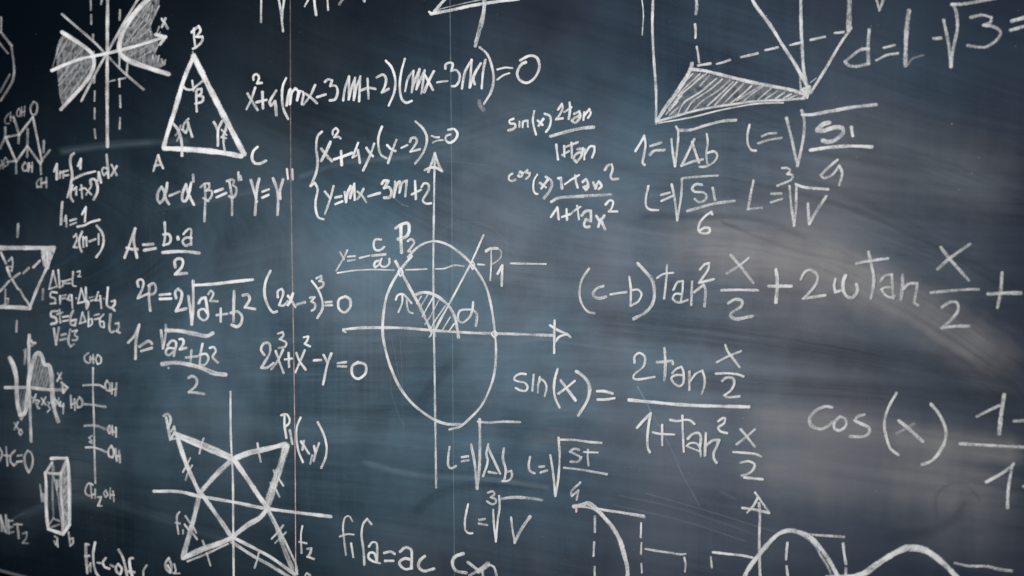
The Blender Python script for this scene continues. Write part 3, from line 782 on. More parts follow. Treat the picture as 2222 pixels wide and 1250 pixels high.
@ equation_system | two equations joined by a tall curly brace, beneath the long rising row | formula | chalk formulas
T 650 250
curly_brace 6/.95: 245 180, 200 230, 185 360, 200 500, 185 620, 125 770
curly_brace 6/.95: 125 765, 170 735, 200 800, 180 920, 180 1020, 210 1110, 265 1130
letter 7/.95: 240 365, 290 430, 355 500 | 340 290, 290 400, 240 495
digit 5/.95: 365 210, 365 170, 400 140, 425 170, 380 240, 430 235, 450 255
plus_sign 7/.95: 455 390, 462 540 | 380 480, 470 450, 575 410
digit 6/.95: 640 300, 580 460, 630 430, 640 380, 660 520
letter 6/.95: 730 355, 760 400, 800 445 | 815 310, 765 450, 695 600
bracket 6/.95: 900 125, 865 220, 860 330, 890 430, 950 470
letter 6/.95: 955 325, 1000 370, 1045 390 | 1055 270, 1010 390, 965 520
minus_sign 5/.95: 1110 355, 1175 325
digit 6/.95: 1205 290, 1215 255, 1260 245, 1280 280, 1210 395, 1310 370
bracket 6/.95: 1265 70, 1340 140, 1385 230, 1380 320, 1340 420, 1260 525
equals_sign 5/.95: 1440 225, 1480 240, 1520 240 | 1450 300, 1500 275, 1560 270
digit 6/.95: 1620 160, 1680 150, 1720 200, 1690 270, 1630 300, 1590 265, 1600 225, 1640 210
letter 6/.95: 280 830, 330 890 | 375 770, 335 920, 280 1075
equals_sign 6/.95: 395 895, 460 880 | 395 965, 470 935
letter 6/.9: 495 835, 510 945, 530 830, 560 770, 555 900, 600 745, 605 920
letter 6/.9: 635 830, 690 880, 730 945 | 700 800, 670 860, 635 910
minus_sign 7/.95: 755 880, 880 845
digit 7/.95: 895 745, 920 710, 965 715, 920 790, 970 780, 1000 830, 980 890, 920 895
letter 6/.9: 1040 720, 1035 800, 1025 890, 1050 780, 1080 720, 1090 720, 1085 840, 1120 730, 1165 710, 1150 880
plus_sign 6/.95: 1255 715, 1265 910 | 1220 860, 1320 810
digit 6/.95: 1325 780, 1355 740, 1400 750, 1400 810, 1340 930, 1380 960, 1430 955
scratch 1/.5: 1040 905, 1110 965, 1185 992
@ circle_diagram | large ellipse on arrowed axes with a hatched wedge, two radii and lettered points | diagram | chalk diagrams
T 720 470
axis 5/.95: 1120 -650, 1115 -400, 1110 0, 1105 400, 1108 1160, 1115 1500, 1125 2200, 1135 2940
axis 7/.95: 130 1225, 300 1208, 550 1205, 800 1210, 1100 1235, 1500 1260, 2000 1275, 2400 1290
axis_end 5/.8: 150 1220, 125 1240, 155 1255
ellipse 6/.95: 830 440, 920 345, 1010 290, 1130 268, 1260 305, 1400 400, 1510 505, 1600 620, 1680 770, 1730 960, 1770 1230, 1785 1450, 1770 1680, 1720 1860, 1620 2060, 1500 2190, 1390 2280, 1280 2310
ellipse 7/.95: 870 430, 810 500, 740 590, 660 720, 600 860, 565 1050, 555 1250, 575 1400, 640 1630, 740 1850, 860 2010, 1000 2130, 1130 2210, 1250 2250, 1400 2255
arrowhead 7/.95: 1120 -685, 1095 -600, 1050 -485 | 1120 -685, 1160 -570, 1200 -490 | 1015 -505, 1070 -530, 1130 -530, 1190 -500
radius 7/.95: 695 485, 750 590, 880 830, 980 1020, 1080 1240
radius 5/.95: 1650 200, 1520 490, 1400 720, 1270 960, 1180 1130, 1120 1240
point_mark 4/.95: 750 560, 722 600, 748 648, 777 610, 752 562
point_mark 4/.95: 1531 482, 1508 525, 1530 573, 1554 530, 1533 484
point_mark 5/.95: 1768 1238, 1736 1272, 1768 1310, 1800 1275, 1770 1240
dashed_line 4/.95: 65 612, 250 585, 450 575, 680 582 | 805 578, 920 575, 1035 570 | 1135 568, 1220 565, 1330 530, 1435 540 | 1590 518, 1660 525
angle_arc 8/.95: 905 855, 960 830, 1040 825, 1120 850, 1200 900, 1280 980, 1340 1090, 1360 1180, 1380 1310
hatching 3.5/.9: 975 865, 925 945 | 1045 850, 970 975 | 1100 880, 985 1085 | 1165 910, 1075 1080, 1015 1170 | 1235 970, 1120 1140, 1070 1240 | 1245 1010, 1180 1110, 1120 1230 | 1290 1090, 1200 1240 | 1335 1160, 1270 1250
scribble 5/.85: 1065 1305, 1110 1240, 1130 1300 | 1090 1240, 1080 1290
letter 8/.95: 700 125, 760 85, 830 75, 845 140, 820 210, 725 245 | 755 100, 755 250, 762 390
digit 6/.9: 830 265, 870 245, 900 280, 870 330, 835 375, 880 380, 930 340
letter 8/.95: 1680 375, 1720 350, 1800 345
letter 4/.7: 1800 345, 1840 370, 1840 440, 1790 490, 1740 520
letter 4/.95: 1735 370, 1735 510, 1725 690
digit 6/.95: 1805 620, 1855 530, 1850 750
letter 6/.95: 700 900, 720 855, 770 840, 800 860, 870 940
letter 5/.95: 770 850, 770 930, 730 1035
letter 5/.9: 820 900, 825 980, 845 1035, 885 1050
letter 6/.95: 1540 930, 1530 1020, 1500 1090, 1430 1150, 1390 1140, 1375 1080, 1400 1020, 1470 1010, 1540 1015, 1580 1060, 1580 1110, 1570 1185
letter 5/.9: 95 385, 140 465 | 175 365, 130 460, 55 585
equals_sign 5/.9: 180 435, 260 430 | 180 480, 260 470
minus_sign 5/.9: 310 450, 410 425
fraction_bar 6/.9: 440 425, 590 410
letter 6/.95: 540 250, 480 250, 460 310, 480 360, 530 365, 575 330
letter 6/.9: 530 480, 480 490, 465 530, 480 550, 520 520, 545 460, 530 520, 560 545, 600 540, 630 510, 630 460
T 1100 450
dashed_line 5/.9: 50 608, 200 612, 430 615
T 1050 650
arrowhead 6/.95: 775 230, 770 400, 770 580 | 720 280, 800 330, 905 375 | 770 465, 820 405, 905 375, 940 405
@ foci_formula | f one, a equals a c, running off the bottom edge right of the star | formula | chalk formulas
T 700 1000
letter 5/.95: 325 655, 290 600, 250 610, 225 700, 235 850, 255 1020 | 190 820, 270 795, 340 800
digit 5/.95: 312 895, 335 1045
bracket 6/.95: 530 685, 485 630, 445 680, 425 790, 445 960, 457 1125
letter 6/.95: 505 930, 540 885, 585 890, 595 980, 590 1085
letter 6/.95: 590 1085, 560 1000, 510 1000, 500 1050, 550 1090, 625 1110
equals_sign 6/.95: 670 1000, 740 985, 785 1010 | 680 1085, 770 1085
letter 7/.95: 845 985, 900 940, 960 960, 970 1050, 965 1160
letter 7/.95: 950 1070, 890 1060, 835 1100, 850 1140, 900 1175, 970 1165
letter 7/.95: 1110 1035, 1060 1080, 1045 1150, 1100 1195, 1210 1170
letter 8/.85: 1530 1005, 1440 1040, 1410 1110, 1450 1190, 1560 1215
greater_sign 8/.9: 1580 1100, 1695 1190, 1600 1240
digit 10/.8: 1695 1200, 1800 1120
digit 6/.9: 1800 1125, 1860 1150, 1895 1260 | 1740 1200, 1745 1270
@ ruled_line | thin pink dotted line ruled from top to bottom left of the ellipse | line | ruled lines
T 0 0
line 2.5/.36/1.0: 3152 -60, 3160 2000, 3185 3500, 3205 5000, 3212 6300
@ ghost_line | faint pale blue line ruled from top to bottom through the ellipse | line | ruled lines
line 3/.32: 4885 -60, 4905 2000, 4915 4000, 4935 6300
@ cut_off_triangle | bottom corner of a bold slanting triangle cut off by the top edge | diagram | chalk diagrams
T 820 0
outline 8/.85: 620 125, 680 50, 760 -40
outline 8/.85: 580 150, 800 110, 1000 65, 1250 25, 1530 -10
outline 3/.7: 610 115, 900 45, 1150 -10
outline 8/.75: 1165 -60, 1160 60, 1140 230, 1090 400, 1060 500
outline 3/.8: 1140 -60, 1145 80, 1100 280, 1055 460
outline 5/.9: 560 130, 600 155
@ sine_tangent_formula | small cramped sine of x over tangent fraction, upper of two at top centre | formula | chalk formulas
T 1060 200
letter 6/.95: 275 290, 230 310, 240 340, 290 345, 295 380, 260 405, 220 415
letter 5/.95: 340 320, 340 380
letter 5/.95: 375 380, 380 320, 390 315, 430 310, 432 375
bracket 6/.95: 500 205, 485 300, 500 390, 520 460
letter 6/.95: 540 310, 590 355 | 600 290, 550 365
bracket 6/.95: 615 235, 670 260, 680 320, 660 390, 630 430
digit 6/.95: 760 190, 800 130, 810 170, 780 240, 740 295, 810 285
letter 6/.95: 885 115, 890 190, 875 290 | 830 215, 905 165
letter 7/.95: 935 235, 990 210, 1000 260, 975 310, 940 335, 910 310, 940 280, 985 260
letter 6/.95: 1045 220, 1035 300 | 1040 260, 1100 185, 1115 230, 1085 280
fraction_bar 8/.9: 680 480, 850 430, 1000 395, 1145 380
digit 6/.95: 740 570, 760 730
plus_sign 6/.95: 825 585, 830 700 | 805 685, 880 640
letter 6/.95: 905 550, 910 640, 910 710 | 830 600, 975 545
letter 7/.95: 970 620, 1030 610, 1010 700, 960 760, 930 720, 960 670, 1010 650
letter 6/.95: 1050 620, 1045 730 | 1050 680, 1110 590, 1155 590, 1155 640, 1130 710
@ cosine_tangent_formula | small cramped cosine of x with one minus tangent squared, lower of two at top centre | formula | chalk formulas
letter 6/.95: 265 885, 230 910, 230 950, 260 965, 300 950
letter 6/.95: 345 870, 330 910, 360 920, 380 880, 350 865
letter 6/.95: 430 845, 405 870, 455 880, 450 910, 415 940
bracket 5/.95: 535 895, 500 960, 495 1060, 520 1105, 540 1105
letter 6/.95: 565 985, 630 1035 | 650 950, 580 1045
bracket 7/.95: 625 920, 680 960, 690 1010, 660 1080, 605 1150
digit 7/.95: 760 935, 785 930, 800 1045
minus_sign 5/.95: 830 1000, 900 950
letter 6/.95: 945 905, 950 960, 970 1035 | 890 955, 985 900
letter 7/.95: 1025 975, 1060 945, 1080 980, 1080 1040, 1060 1060, 1035 1030, 1090 1010
letter 6/.95: 1140 980, 1165 1045, 1180 1000, 1200 970, 1230 1020, 1200 1050
digit 6/.9: 1265 845, 1300 795, 1340 785, 1350 830, 1330 920, 1350 945, 1410 940
fraction_bar 7/.8: 685 1190, 760 1150, 1000 1130, 1335 1110
digit 6/.95: 680 1355, 750 1250, 765 1380
plus_sign 6/.95: 850 1270, 855 1385 | 800 1355, 890 1325
letter 6/.95: 965 1235, 975 1300, 985 1380 | 895 1325, 930 1290, 1000 1245
letter 7/.95: 1015 1340, 1060 1290, 1115 1290, 1115 1400, 1060 1380, 1040 1440, 1060 1465, 1100 1460
letter 7/.95: 1175 1345, 1215 1410, 1260 1340 | 1195 1460, 1220 1380, 1270 1490
digit 6/.9: 1275 1220, 1320 1175, 1355 1185, 1340 1260, 1310 1295, 1400 1295
@ sine_half_angle_formula | large sine of x equals two tangent half x over one plus tangent squared | formula | chalk formulas
T 1050 650
letter 6/.95: 460 810, 400 805, 340 840, 335 870, 380 890, 450 905, 480 950, 460 990, 400 985, 350 960
letter 5/.95: 545 815, 530 990
letter 5/.95: 610 840, 595 920, 590 1010 | 590 930, 620 860, 660 890, 685 950, 665 1045
bracket 6/.95: 805 755, 775 860, 765 970, 780 1070, 825 1170
letter 7/.95: 840 880, 900 960, 1000 1095 | 990 885, 910 950, 815 1020
bracket 8/.95: 1010 780, 1080 830, 1140 910, 1150 1010, 1120 1110, 1030 1255
equals_sign 7/.95: 1235 995, 1310 995, 1400 1020 | 1240 1085, 1330 1085, 1420 1070
digit 6/.95: 1640 685, 1640 620, 1690 580, 1750 620, 1740 720, 1640 810, 1625 845, 1650 865, 1860 840
fraction_bar 8/.95: 1580 1090, 1800 1110, 2200 1145, 2880 1165
@ ghost_scratch | thin pale scratch slanting down across the fraction bar of the large sine formula | scratch | faint scratches
scratch 2.5/.55: 1670 945, 1740 1070, 1820 1230
@ edge_root_formula | l equals root of delta b under a tall bent radical, just right below the ellipse | formula | chalk formulas
T 950 850
letter 6/.9: 130 600, 115 720, 120 810, 150 830, 200 805
equals_sign 6/.9: 265 710, 330 700 | 265 755, 335 745
radical_sign 7/.9: 365 575, 400 760, 430 1050, 455 800, 460 500, 455 300
vinculum 6/.85: 440 325, 550 335, 700 325, 895 330
letter 6/.9: 550 570, 530 680, 545 750, 495 915 | 545 600, 610 740, 680 890 | 555 870, 640 885
letter 6/.9: 720 615, 710 720, 740 850, 725 960 | 740 870, 800 860, 810 910, 770 965, 705 970
@ edge_fraction_root_formula | l equals root of S t over four, just above the bold falling curve | formula | chalk formulas
letter 6/.9: 1005 710, 990 800, 1005 860, 1055 885
equals_sign 6/.9: 1105 815, 1155 810 | 1120 875, 1190 855
radical_sign 6/.9: 1225 690, 1255 880, 1280 1130, 1310 950, 1325 700, 1315 500
vinculum 6/.9: 1320 520, 1500 525, 1640 545, 1780 555
letter 6/.9: 1535 630, 1480 620, 1440 650, 1500 680, 1560 710, 1530 755, 1445 760
letter 5/.9: 1635 630, 1630 700, 1640 800 | 1590 655, 1740 660
fraction_bar 6/.9: 1375 825, 1550 845, 1700 870, 1840 895
digit 6/.9: 1550 985, 1450 1090, 1460 1130, 1520 1080, 1530 1070, 1510 1170
@ cube_edge_formula | l equals cube root of V, lowest of the three roots below the ellipse | formula | chalk formulas
T 980 1000
letter 5/.95: 183 470, 150 640, 155 750, 190 785, 230 785
equals_sign 6/.9: 305 640, 365 630 | 300 680, 390 695
digit 6/.9: 400 345, 450 330, 470 360, 430 395, 485 420, 480 460, 440 470, 390 440
radical_sign 5/.95: 455 530, 465 700, 485 875, 505 650, 525 500, 520 380
vinculum 7/.85: 525 415, 680 395, 850 405, 985 425
letter 6/.9: 650 615, 665 740, 690 885
letter 8/.85: 690 885, 750 760, 855 605
@ falling_curve_graph | bold curve falling off the bottom edge beside two dashed verticals, pink dab at its top | graph | chalk graphs
curve 9/.9: 1335 495, 1420 480, 1480 460, 1560 510, 1640 590, 1750 720, 1830 860, 1880 1030, 1910 1150, 1915 1300
curve 5/.8: 1420 500, 1500 510, 1600 560, 1720 680
pink_dab 6/.9: 1340 495, 1355 510, 1357 550
axis 6/.8: 1590 520, 1700 540, 1850 560, 2090 595
dashed_line 6/.9: 1560 605, 1560 770 | 1552 885, 1545 1030 | 1557 1150, 1558 1260
+ sine_half_angle_formula
T 1340 720
letter 7/.95: 515 180, 525 330, 515 525 | 435 330, 520 325, 600 320, 605 350
letter 6/.95: 600 450, 640 405, 700 380, 720 430, 715 560, 680 590, 620 560, 590 500, 640 470, 700 470
letter 6/.95: 785 430, 785 630 | 800 530, 850 460, 925 420, 950 500, 945 600, 920 675
letter 6/.95: 1175 145, 1200 210, 1260 290, 1330 385 | 1345 210, 1200 270, 1085 330
fraction_bar 6/.95: 1075 455, 1200 450, 1320 465, 1370 485
digit 6/.95: 1140 535, 1180 500, 1260 505, 1270 570, 1230 640, 1165 690, 1200 710, 1330 700
T 1340 860
digit 7/.95: 220 340, 290 260, 365 185, 345 300, 330 450, 335 560, 355 605
plus_sign 6/.95: 490 310, 490 530 | 390 390, 450 405, 620 415
letter 6/.95: 710 210, 715 400, 725 600 | 580 255, 650 270, 740 255, 800 265, 840 300
letter 7/.95: 770 460, 820 410, 890 400, 910 440, 900 540
letter 5/.95: 900 540, 910 650 | 905 600, 830 570, 755 540, 790 510, 860 510, 905 560
letter 7/.95: 965 400, 955 640 | 960 540, 1040 480, 1110 475, 1080 550, 1050 620, 1055 680, 1080 720
digit 6/.95: 1095 270, 1150 235, 1170 240, 1160 290, 1095 340, 1120 380, 1190 400
letter 7/.95: 1340 360, 1400 430, 1490 545 | 1490 360, 1400 440, 1295 520
fraction_bar 6/.95: 1260 605, 1400 615, 1510 630, 1560 655
digit 6/.95: 1340 720, 1430 705, 1490 740, 1470 800, 1420 840, 1350 860
digit 7/.95: 1380 880, 1470 890, 1575 900
+ ghost_scratch
scratch 2/.35: 360 160, 470 350, 600 600, 710 860, 790 1000, 890 1190
+ falling_curve_graph
T 1340 1000
axis 7/.8: -10 550, 100 570, 295 610
dashed_line 5/.95: 262 675, 258 830 | 265 890, 260 1010 | 265 1115, 270 1210
axis 5/.9: 310 955, 450 980, 600 1000, 690 1015, 745 1010
dashed_line 5/.9: 730 1050, 745 1120, 738 1200
@ wave_axes_graph | up arrowed axis crossed by two bold rounded humps, bottom right | graph | chalk graphs
dashed_line 5/.9: 1018 1045, 1030 1155
axis 6/.95: 1040 990, 1200 1010, 1350 1025, 1470 1050
axis 7/.9: 1540 460, 1550 560, 1545 800, 1545 1000, 1555 1300
arrowhead 6/.9: 1500 345, 1560 430, 1650 560 | 1650 565, 1500 530, 1360 510 | 1530 400, 1470 500, 1415 560
curve 10/.9: 1380 1260, 1440 1150, 1540 1020, 1640 900, 1730 810, 1800 770, 1880 755, 1960 770, 2050 800, 2150 880, 2240 990, 2320 1110, 2400 1260
dashed_line 7/.9: 1850 890, 1840 980, 1835 1065 | 1840 1145, 1855 1260
@ solid_diagram | upright pointed solid with a hatched base and dashed hidden edges, cut off by the top | diagram | chalk diagrams
T 1360 0
outline 6/.9: 290 -60, 280 300, 300 700, 320 1000, 320 1340
outline 9/.9: 710 690, 690 760, 560 980, 450 1130, 330 1310
outline 8/.9: 690 750, 850 770, 1100 830, 1300 880, 1600 940, 1800 980, 1950 1030
outline 6/.95: 330 1320, 500 1270, 800 1190, 1100 1140, 1400 1100, 1700 1085, 1930 1070
outline 4/.9: 350 1335, 560 1300, 720 1270, 1000 1200, 1250 1150, 1420 1125, 1700 1115
outline 8/.85: 1340 -60, 1400 60, 1550 260, 1700 500, 1830 700, 1960 940
outline 8/.9: 1890 -60, 1895 300, 1910 600, 1925 780, 1960 940
outline 5/.9: 1880 800, 1890 970
outline 6/.9: 1900 970, 1990 940, 1960 1060
shading F.18: 700 780, 1000 820, 1500 940, 1900 1020, 1880 1070, 1200 1120, 500 1250, 420 1230
hatching 4/.8: 720 800, 640 880 | 800 800, 640 950, 560 1040 | 870 800, 720 920, 600 1020, 460 1180 | 900 820, 800 930 | 980 850, 800 1000, 620 1120, 560 1240 | 1040 860, 900 980, 720 1100, 640 1220 | 1120 870, 1000 980, 820 1100, 720 1200 | 1160 890, 1020 1020, 880 1150 | 1200 890, 1080 1010, 960 1140 | 1270 910, 1150 1030, 1050 1130 | 1360 930, 1200 1080 | 1480 940, 1350 1030, 1280 1090 | 1570 960, 1430 1080 | 1640 990, 1500 1080 | 1720 1000, 1620 1070 | 1790 1020, 1700 1070 | 560 1100, 430 1240 | 570 1160, 470 1250 | 600 1040, 500 1140 | 840 810, 560 1060 | 1450 940, 1200 1090 | 1240 1040, 1130 1120 | 1850 1030, 1760 1070
scribble 6/.8: 1900 980, 1960 1010 | 1880 1010, 1970 1040
line 3/.9: 165 -40, 185 150, 172 380
dashed_line 8/.8: 750 -60, 765 60, 755 150
dashed_line 6/.85: 745 265, 752 340, 750 410 | 765 510, 780 600, 790 680 | 780 712, 850 700, 915 690 | 985 695, 1060 675, 1125 650 | 1245 620, 1340 600, 1425 580 | 1510 545, 1645 515 | 1780 490, 1910 460
outline 2.5/.7: 1995 900, 2060 850
@ delta_root_formula | one equals root of delta b with a rising bar, directly under the hatched solid | formula | chalk formulas
T 1350 220
digit 6/.95: 150 540, 200 460, 245 375, 260 470, 240 600, 230 670, 250 690
equals_sign 7/.9: 315 485, 430 450 | 310 580, 350 540, 465 530
radical_sign 6/.9: 540 410, 555 550, 580 705, 600 550, 615 400, 610 310, 590 275
vinculum 7/.9: 615 315, 750 310, 900 265, 1100 215, 1240 205
letter 6/.9: 790 410, 740 520, 650 700, 770 655, 880 630 | 765 440, 800 550, 840 665
letter 6/.9: 925 355, 935 450, 920 570, 930 670 | 930 560, 1010 545, 1040 590, 1000 660, 900 710, 850 710
@ fraction_root_formula | l equals root of S i over six, with the six below its own rising bar | formula | chalk formulas
letter 6/.95: 292 920, 265 1050, 270 1140, 310 1175, 400 1180
equals_sign 6/.9: 425 1015, 520 990 | 430 1080, 565 1020
radical_sign 6/.9: 540 900, 570 1040, 600 1290, 620 1170, 645 1000, 650 840
vinculum 6/.85: 655 835, 800 820, 1040 805
letter 6/.95: 870 905, 800 900, 760 950, 790 980, 890 990, 920 1030, 890 1080, 830 1090, 790 1060
digit 7/.95: 985 940, 1010 1070
fraction_bar 7/.85: 710 1190, 850 1150, 1000 1110, 1220 1080
T 1370 350
digit 6/.95: 880 575, 870 550, 800 600, 740 680, 735 760, 790 785, 850 770, 850 730, 800 720, 750 750
@ large_root_formula | l equals root of S one over a nine shaped four, right of the delta root | formula | chalk formulas
T 1560 220
letter 6/.95: 335 255, 312 370, 320 470, 360 530, 405 535
equals_sign 6/.85: 470 380, 540 350, 625 345 | 430 455, 540 420, 680 395
radical_sign 7/.9: 735 180, 790 400, 855 700, 900 500, 930 300, 920 150, 900 100
vinculum 8/.9: 910 145, 1000 145, 1200 110, 1450 65, 1710 35
letter 9/.95: 1200 230, 1130 250, 1070 310, 1130 320, 1250 285, 1340 290, 1350 340, 1280 410, 1200 440, 1130 425
digit 7/.9: 1440 280, 1455 375
fraction_bar 8/.9: 995 530, 1200 500, 1450 485, 1665 495
digit 7/.9: 1290 635, 1190 720, 1110 800, 1140 830, 1230 800, 1310 700, 1340 780, 1310 910
@ cube_root_formula | l equals cube root of V with narrow radical, right of the six, under the nine | formula | chalk formulas
letter 6/.9: 378 860, 350 1000, 320 1170, 470 1155
equals_sign 6/.9: 575 1005, 680 1000 | 570 1095, 690 1060
digit 6/.9: 690 725, 750 725, 775 750, 745 790, 800 800, 800 840, 750 870, 640 915
radical_sign 6/.85: 770 920, 785 1100, 820 1350, 840 1150, 845 920
vinculum 7/.9: 840 900, 920 930, 1050 945, 1190 955
letter 7/.9: 968 1110, 985 1330, 1070 1180, 1170 1030
@ tangent_sum_formula | longest row at right, c minus b in brackets times tangent squared, plus two a tangent | formula | chalk formulas
T 1240 520
bracket 6/.9: 195 315, 120 430, 92 560, 110 680, 180 780, 255 800
letter 7/.9: 350 505, 280 530, 240 590, 270 630, 320 635, 380 620
minus_sign 6/.9: 430 595, 520 580, 600 570
letter 6/.95: 632 405, 650 540, 645 715 | 650 550, 730 545, 765 590, 730 670, 645 720
bracket 8/.9: 725 260, 810 350, 880 440, 905 560, 890 680, 820 780, 680 860
letter 6/.9: 1042 275, 1035 420, 1010 640 | 935 415, 1000 375, 1110 360
letter 6/.9: 1110 545, 1160 460, 1215 450, 1210 560, 1190 680 | 1195 590, 1130 590, 1105 640, 1150 680, 1200 680, 1265 655
letter 6/.9: 1315 455, 1310 560, 1305 710
letter 7/.9: 1340 570, 1440 490, 1460 540, 1450 720
digit 6/.85: 1400 325, 1450 270, 1500 255, 1490 320, 1390 470, 1550 430
letter 7/.85: 1735 170, 1830 280, 1980 470 | 1930 200, 1830 280, 1690 370
fraction_bar 7/.9: 1635 550, 1800 545, 2030 550
digit 8/.85: 1710 690, 1780 650, 1855 665, 1850 720, 1740 800, 1735 830, 1780 860, 1970 830
+ solid_diagram
T 1740 0
outline 10/.75: 525 -60, 520 100, 515 330
outline 7/.85: 540 305, 420 480, 280 720, 100 1010
dashed_line 6/.85: 100 435, 255 400 | 365 360, 460 350
scribble 7/.8: 30 960, 60 1010, 10 1070 | 80 940, 40 1040
@ diagonal_formula | d equals l times root of three, in the dark upper right corner | formula | chalk formulas
letter 8/.8: 733 325, 720 500, 725 690 | 725 530, 640 540, 530 620, 470 670, 510 710, 600 720, 730 690
equals_sign 6/.8: 890 520, 1010 490 | 810 655, 920 600, 1045 580
letter 9/.75: 1165 120, 1140 300, 1130 500, 1125 710
letter 5/.55: 1145 710, 1200 640, 1320 600
dot_sign 8/.8: 1435 420, 1510 415
radical_sign 8/.75: 1540 220, 1580 400, 1610 600, 1620 725, 1640 550, 1690 300, 1680 150, 1650 50
vinculum 8/.8: 1630 50, 1740 45, 1900 20, 2100 -20
digit 7/.8: 1835 190, 1960 165, 2060 190, 2050 240, 1970 275, 2080 290, 2160 350, 2120 430, 2000 510, 1900 510, 1800 495
equals_sign 8/.8: 2280 230, 2420 190 | 2265 330, 2420 285
T 1722 0
@ cut_off_letter | pointed tip of a letter V cut off by the top edge, above the corner formula | letter | chalk formulas
letter 7/.75: 890 -50, 935 110, 990 -40
+ tangent_sum_formula
T 1622 500
plus_sign 8/.9: 315 425, 330 550, 315 780 | 235 605, 350 605, 480 605
digit 7/.85: 585 530, 620 460, 680 430, 760 480, 760 560, 690 660, 610 740, 850 705
letter 7/.85: 960 530, 945 600, 960 670, 1020 650
letter 8/.9: 1070 490, 1045 560, 1050 660, 1090 720, 1140 730, 1190 680, 1200 630, 1185 585
letter 7/.8: 1320 235, 1345 350, 1375 500, 1370 620, 1345 735 | 1190 360, 1340 330, 1530 305
letter 7/.8: 1450 550, 1500 490, 1570 480, 1580 560, 1585 740
letter 6/.75: 1560 620, 1500 620, 1460 640, 1500 700, 1560 730, 1610 710
letter 8/.75: 1690 485, 1690 600, 1670 750
letter 7/.8: 1700 630, 1760 580, 1845 575, 1830 680, 1815 790, 1850 810
T 1822 500
letter 8/.8: 1100 185, 1180 290, 1400 540 | 1415 150, 1200 300, 1065 420
fraction_bar 7/.8: 990 675, 1200 655, 1400 640, 1510 640
digit 8/.8: 1110 835, 1200 780, 1270 780, 1290 850, 1230 950, 1110 1060, 1250 1040, 1410 1040
plus_sign 8/.75: 1765 460, 1750 650, 1715 835 | 1615 690, 1800 680, 1970 680
@ cosine_half_angle_formula | cosine of x over a fraction bar cut off by the right edge of the photo | formula | chalk formulas
T 1722 820
letter 8/.85: 420 320, 350 310, 240 360, 180 440, 190 510, 290 555, 370 530, 425 480
letter 7/.85: 510 420, 450 480, 450 550, 510 570, 575 510, 560 440, 505 425
letter 8/.85: 770 400, 700 420, 670 465, 740 500, 820 540, 825 590, 770 635, 620 635
bracket 7/.8: 1120 165, 1030 330, 990 480, 1010 640, 1060 770, 1140 835
letter 8/.85: 1145 465, 1240 540, 1405 690
letter 7/.6: 1310 500, 1230 550, 1125 600
bracket 8/.85: 1495 285, 1580 390, 1650 540, 1655 660, 1590 800, 1500 900, 1400 940
T 1822 820
digit 9/.8: 1790 185, 1770 300, 1750 450, 1735 605
digit 7/.75: 1770 285, 1640 345, 1490 420
minus_sign 8/.75: 1895 470, 2080 460
fraction_bar 7/.85: 1310 715, 1600 730, 1850 745, 2080 755
digit 8/.8: 1890 930, 1870 960, 1740 1050, 1595 1130 | 1875 970, 1850 1100, 1830 1250, 1825 1410
dot_sign 6/.7: 1995 1175, 2010 1180
+ wave_axes_graph
T 1722 1000
curve 12/.9: 380 1270, 480 1262, 620 1262, 780 1215, 900 1130, 1020 1050, 1130 990, 1240 955, 1340 950, 1440 975, 1530 1030, 1630 1110, 1730 1210, 1780 1270
curve 6/.7: 60 785, 140 830, 240 920, 310 1040, 380 1150, 420 1250
curve 8/.8: 1130 965, 1210 930, 1290 925, 1380 935, 1450 955
axis 6/.8: 110 790, 250 805, 400 815, 550 825
dashed_line 7/.85: 540 900, 550 1000, 570 1115 | 570 1165, 568 1260
axis 7/.7: 1755 1110, 1900 1140, 2100 1145, 2230 1175, 2370 1195
@ ghost_circle | faint rubbed out circle showing around the upper right of the ellipse | trace | faint scratches
T 720 470
trace 3/.11: 1180 180, 1260 115, 1380 75, 1520 60, 1660 90, 1760 140, 1850 220, 1930 340, 2020 460
trace 2/.07: 2020 460, 2120 720, 2150 900, 2140 1100
@ scratch | longest faint vertical scratch inside the lower left of the ellipse | scratch | faint scratches
T 720 700
scratch 1.3/.25: 740 120, 755 300, 765 600, 775 900, 780 1160
@ scratch | short faint slanting scratch beside the longest one inside the ellipse | scratch | faint scratches
scratch 1.2/.3: 650 160, 690 350, 740 600, 780 700
@ scratch | faint bent scratch just outside the lower left of the ellipse line | scratch | faint scratches
scratch 1.5/.3: 640 600, 660 780, 730 1000, 790 1120
@ rubbed_streak | pale blue rubbed streak right of the ellipse arrow | streak | faint scratches
T 1050 650
trace 7/.13: 600 430, 900 470, 1200 510, 1500 545, 1900 555
'''
# ------------------------------------------------------------------ materials
LOW = at(0, 1234).z                     # lower edge of the writing surface
X0, X1 = at(-260, 640).x, at(2460, 640).x
TOP = at(-260, -60).z + 0.10
LOW_Z = 0.0
DUST_GLOW = 0.28

M_board = board_material()
M_white = chalk_material('white_chalk', c4(0.80, 0.80, 0.80))
M_pink = chalk_material('pink_chalk', c4(0.80, 0.50, 0.53))
M_pale = chalk_material('pale_blue_chalk', c4(0.55, 0.74, 0.80))
M_fill = fill_material()
M_smear = {'c': smear_material('cool_dust', c4(0.40, 0.52, 0.60)), 'w': smear_material('warm_dust', c4(0.60, 0.57, 0.555), low=0.35),
           's': smear_material('soft_warm_dust', c4(0.60, 0.58, 0.585), streak=60.0, low=0.72),
           'd': smear_material('wiped_slate', c4(0.006, 0.013, 0.022), 0.5, 0.3)}

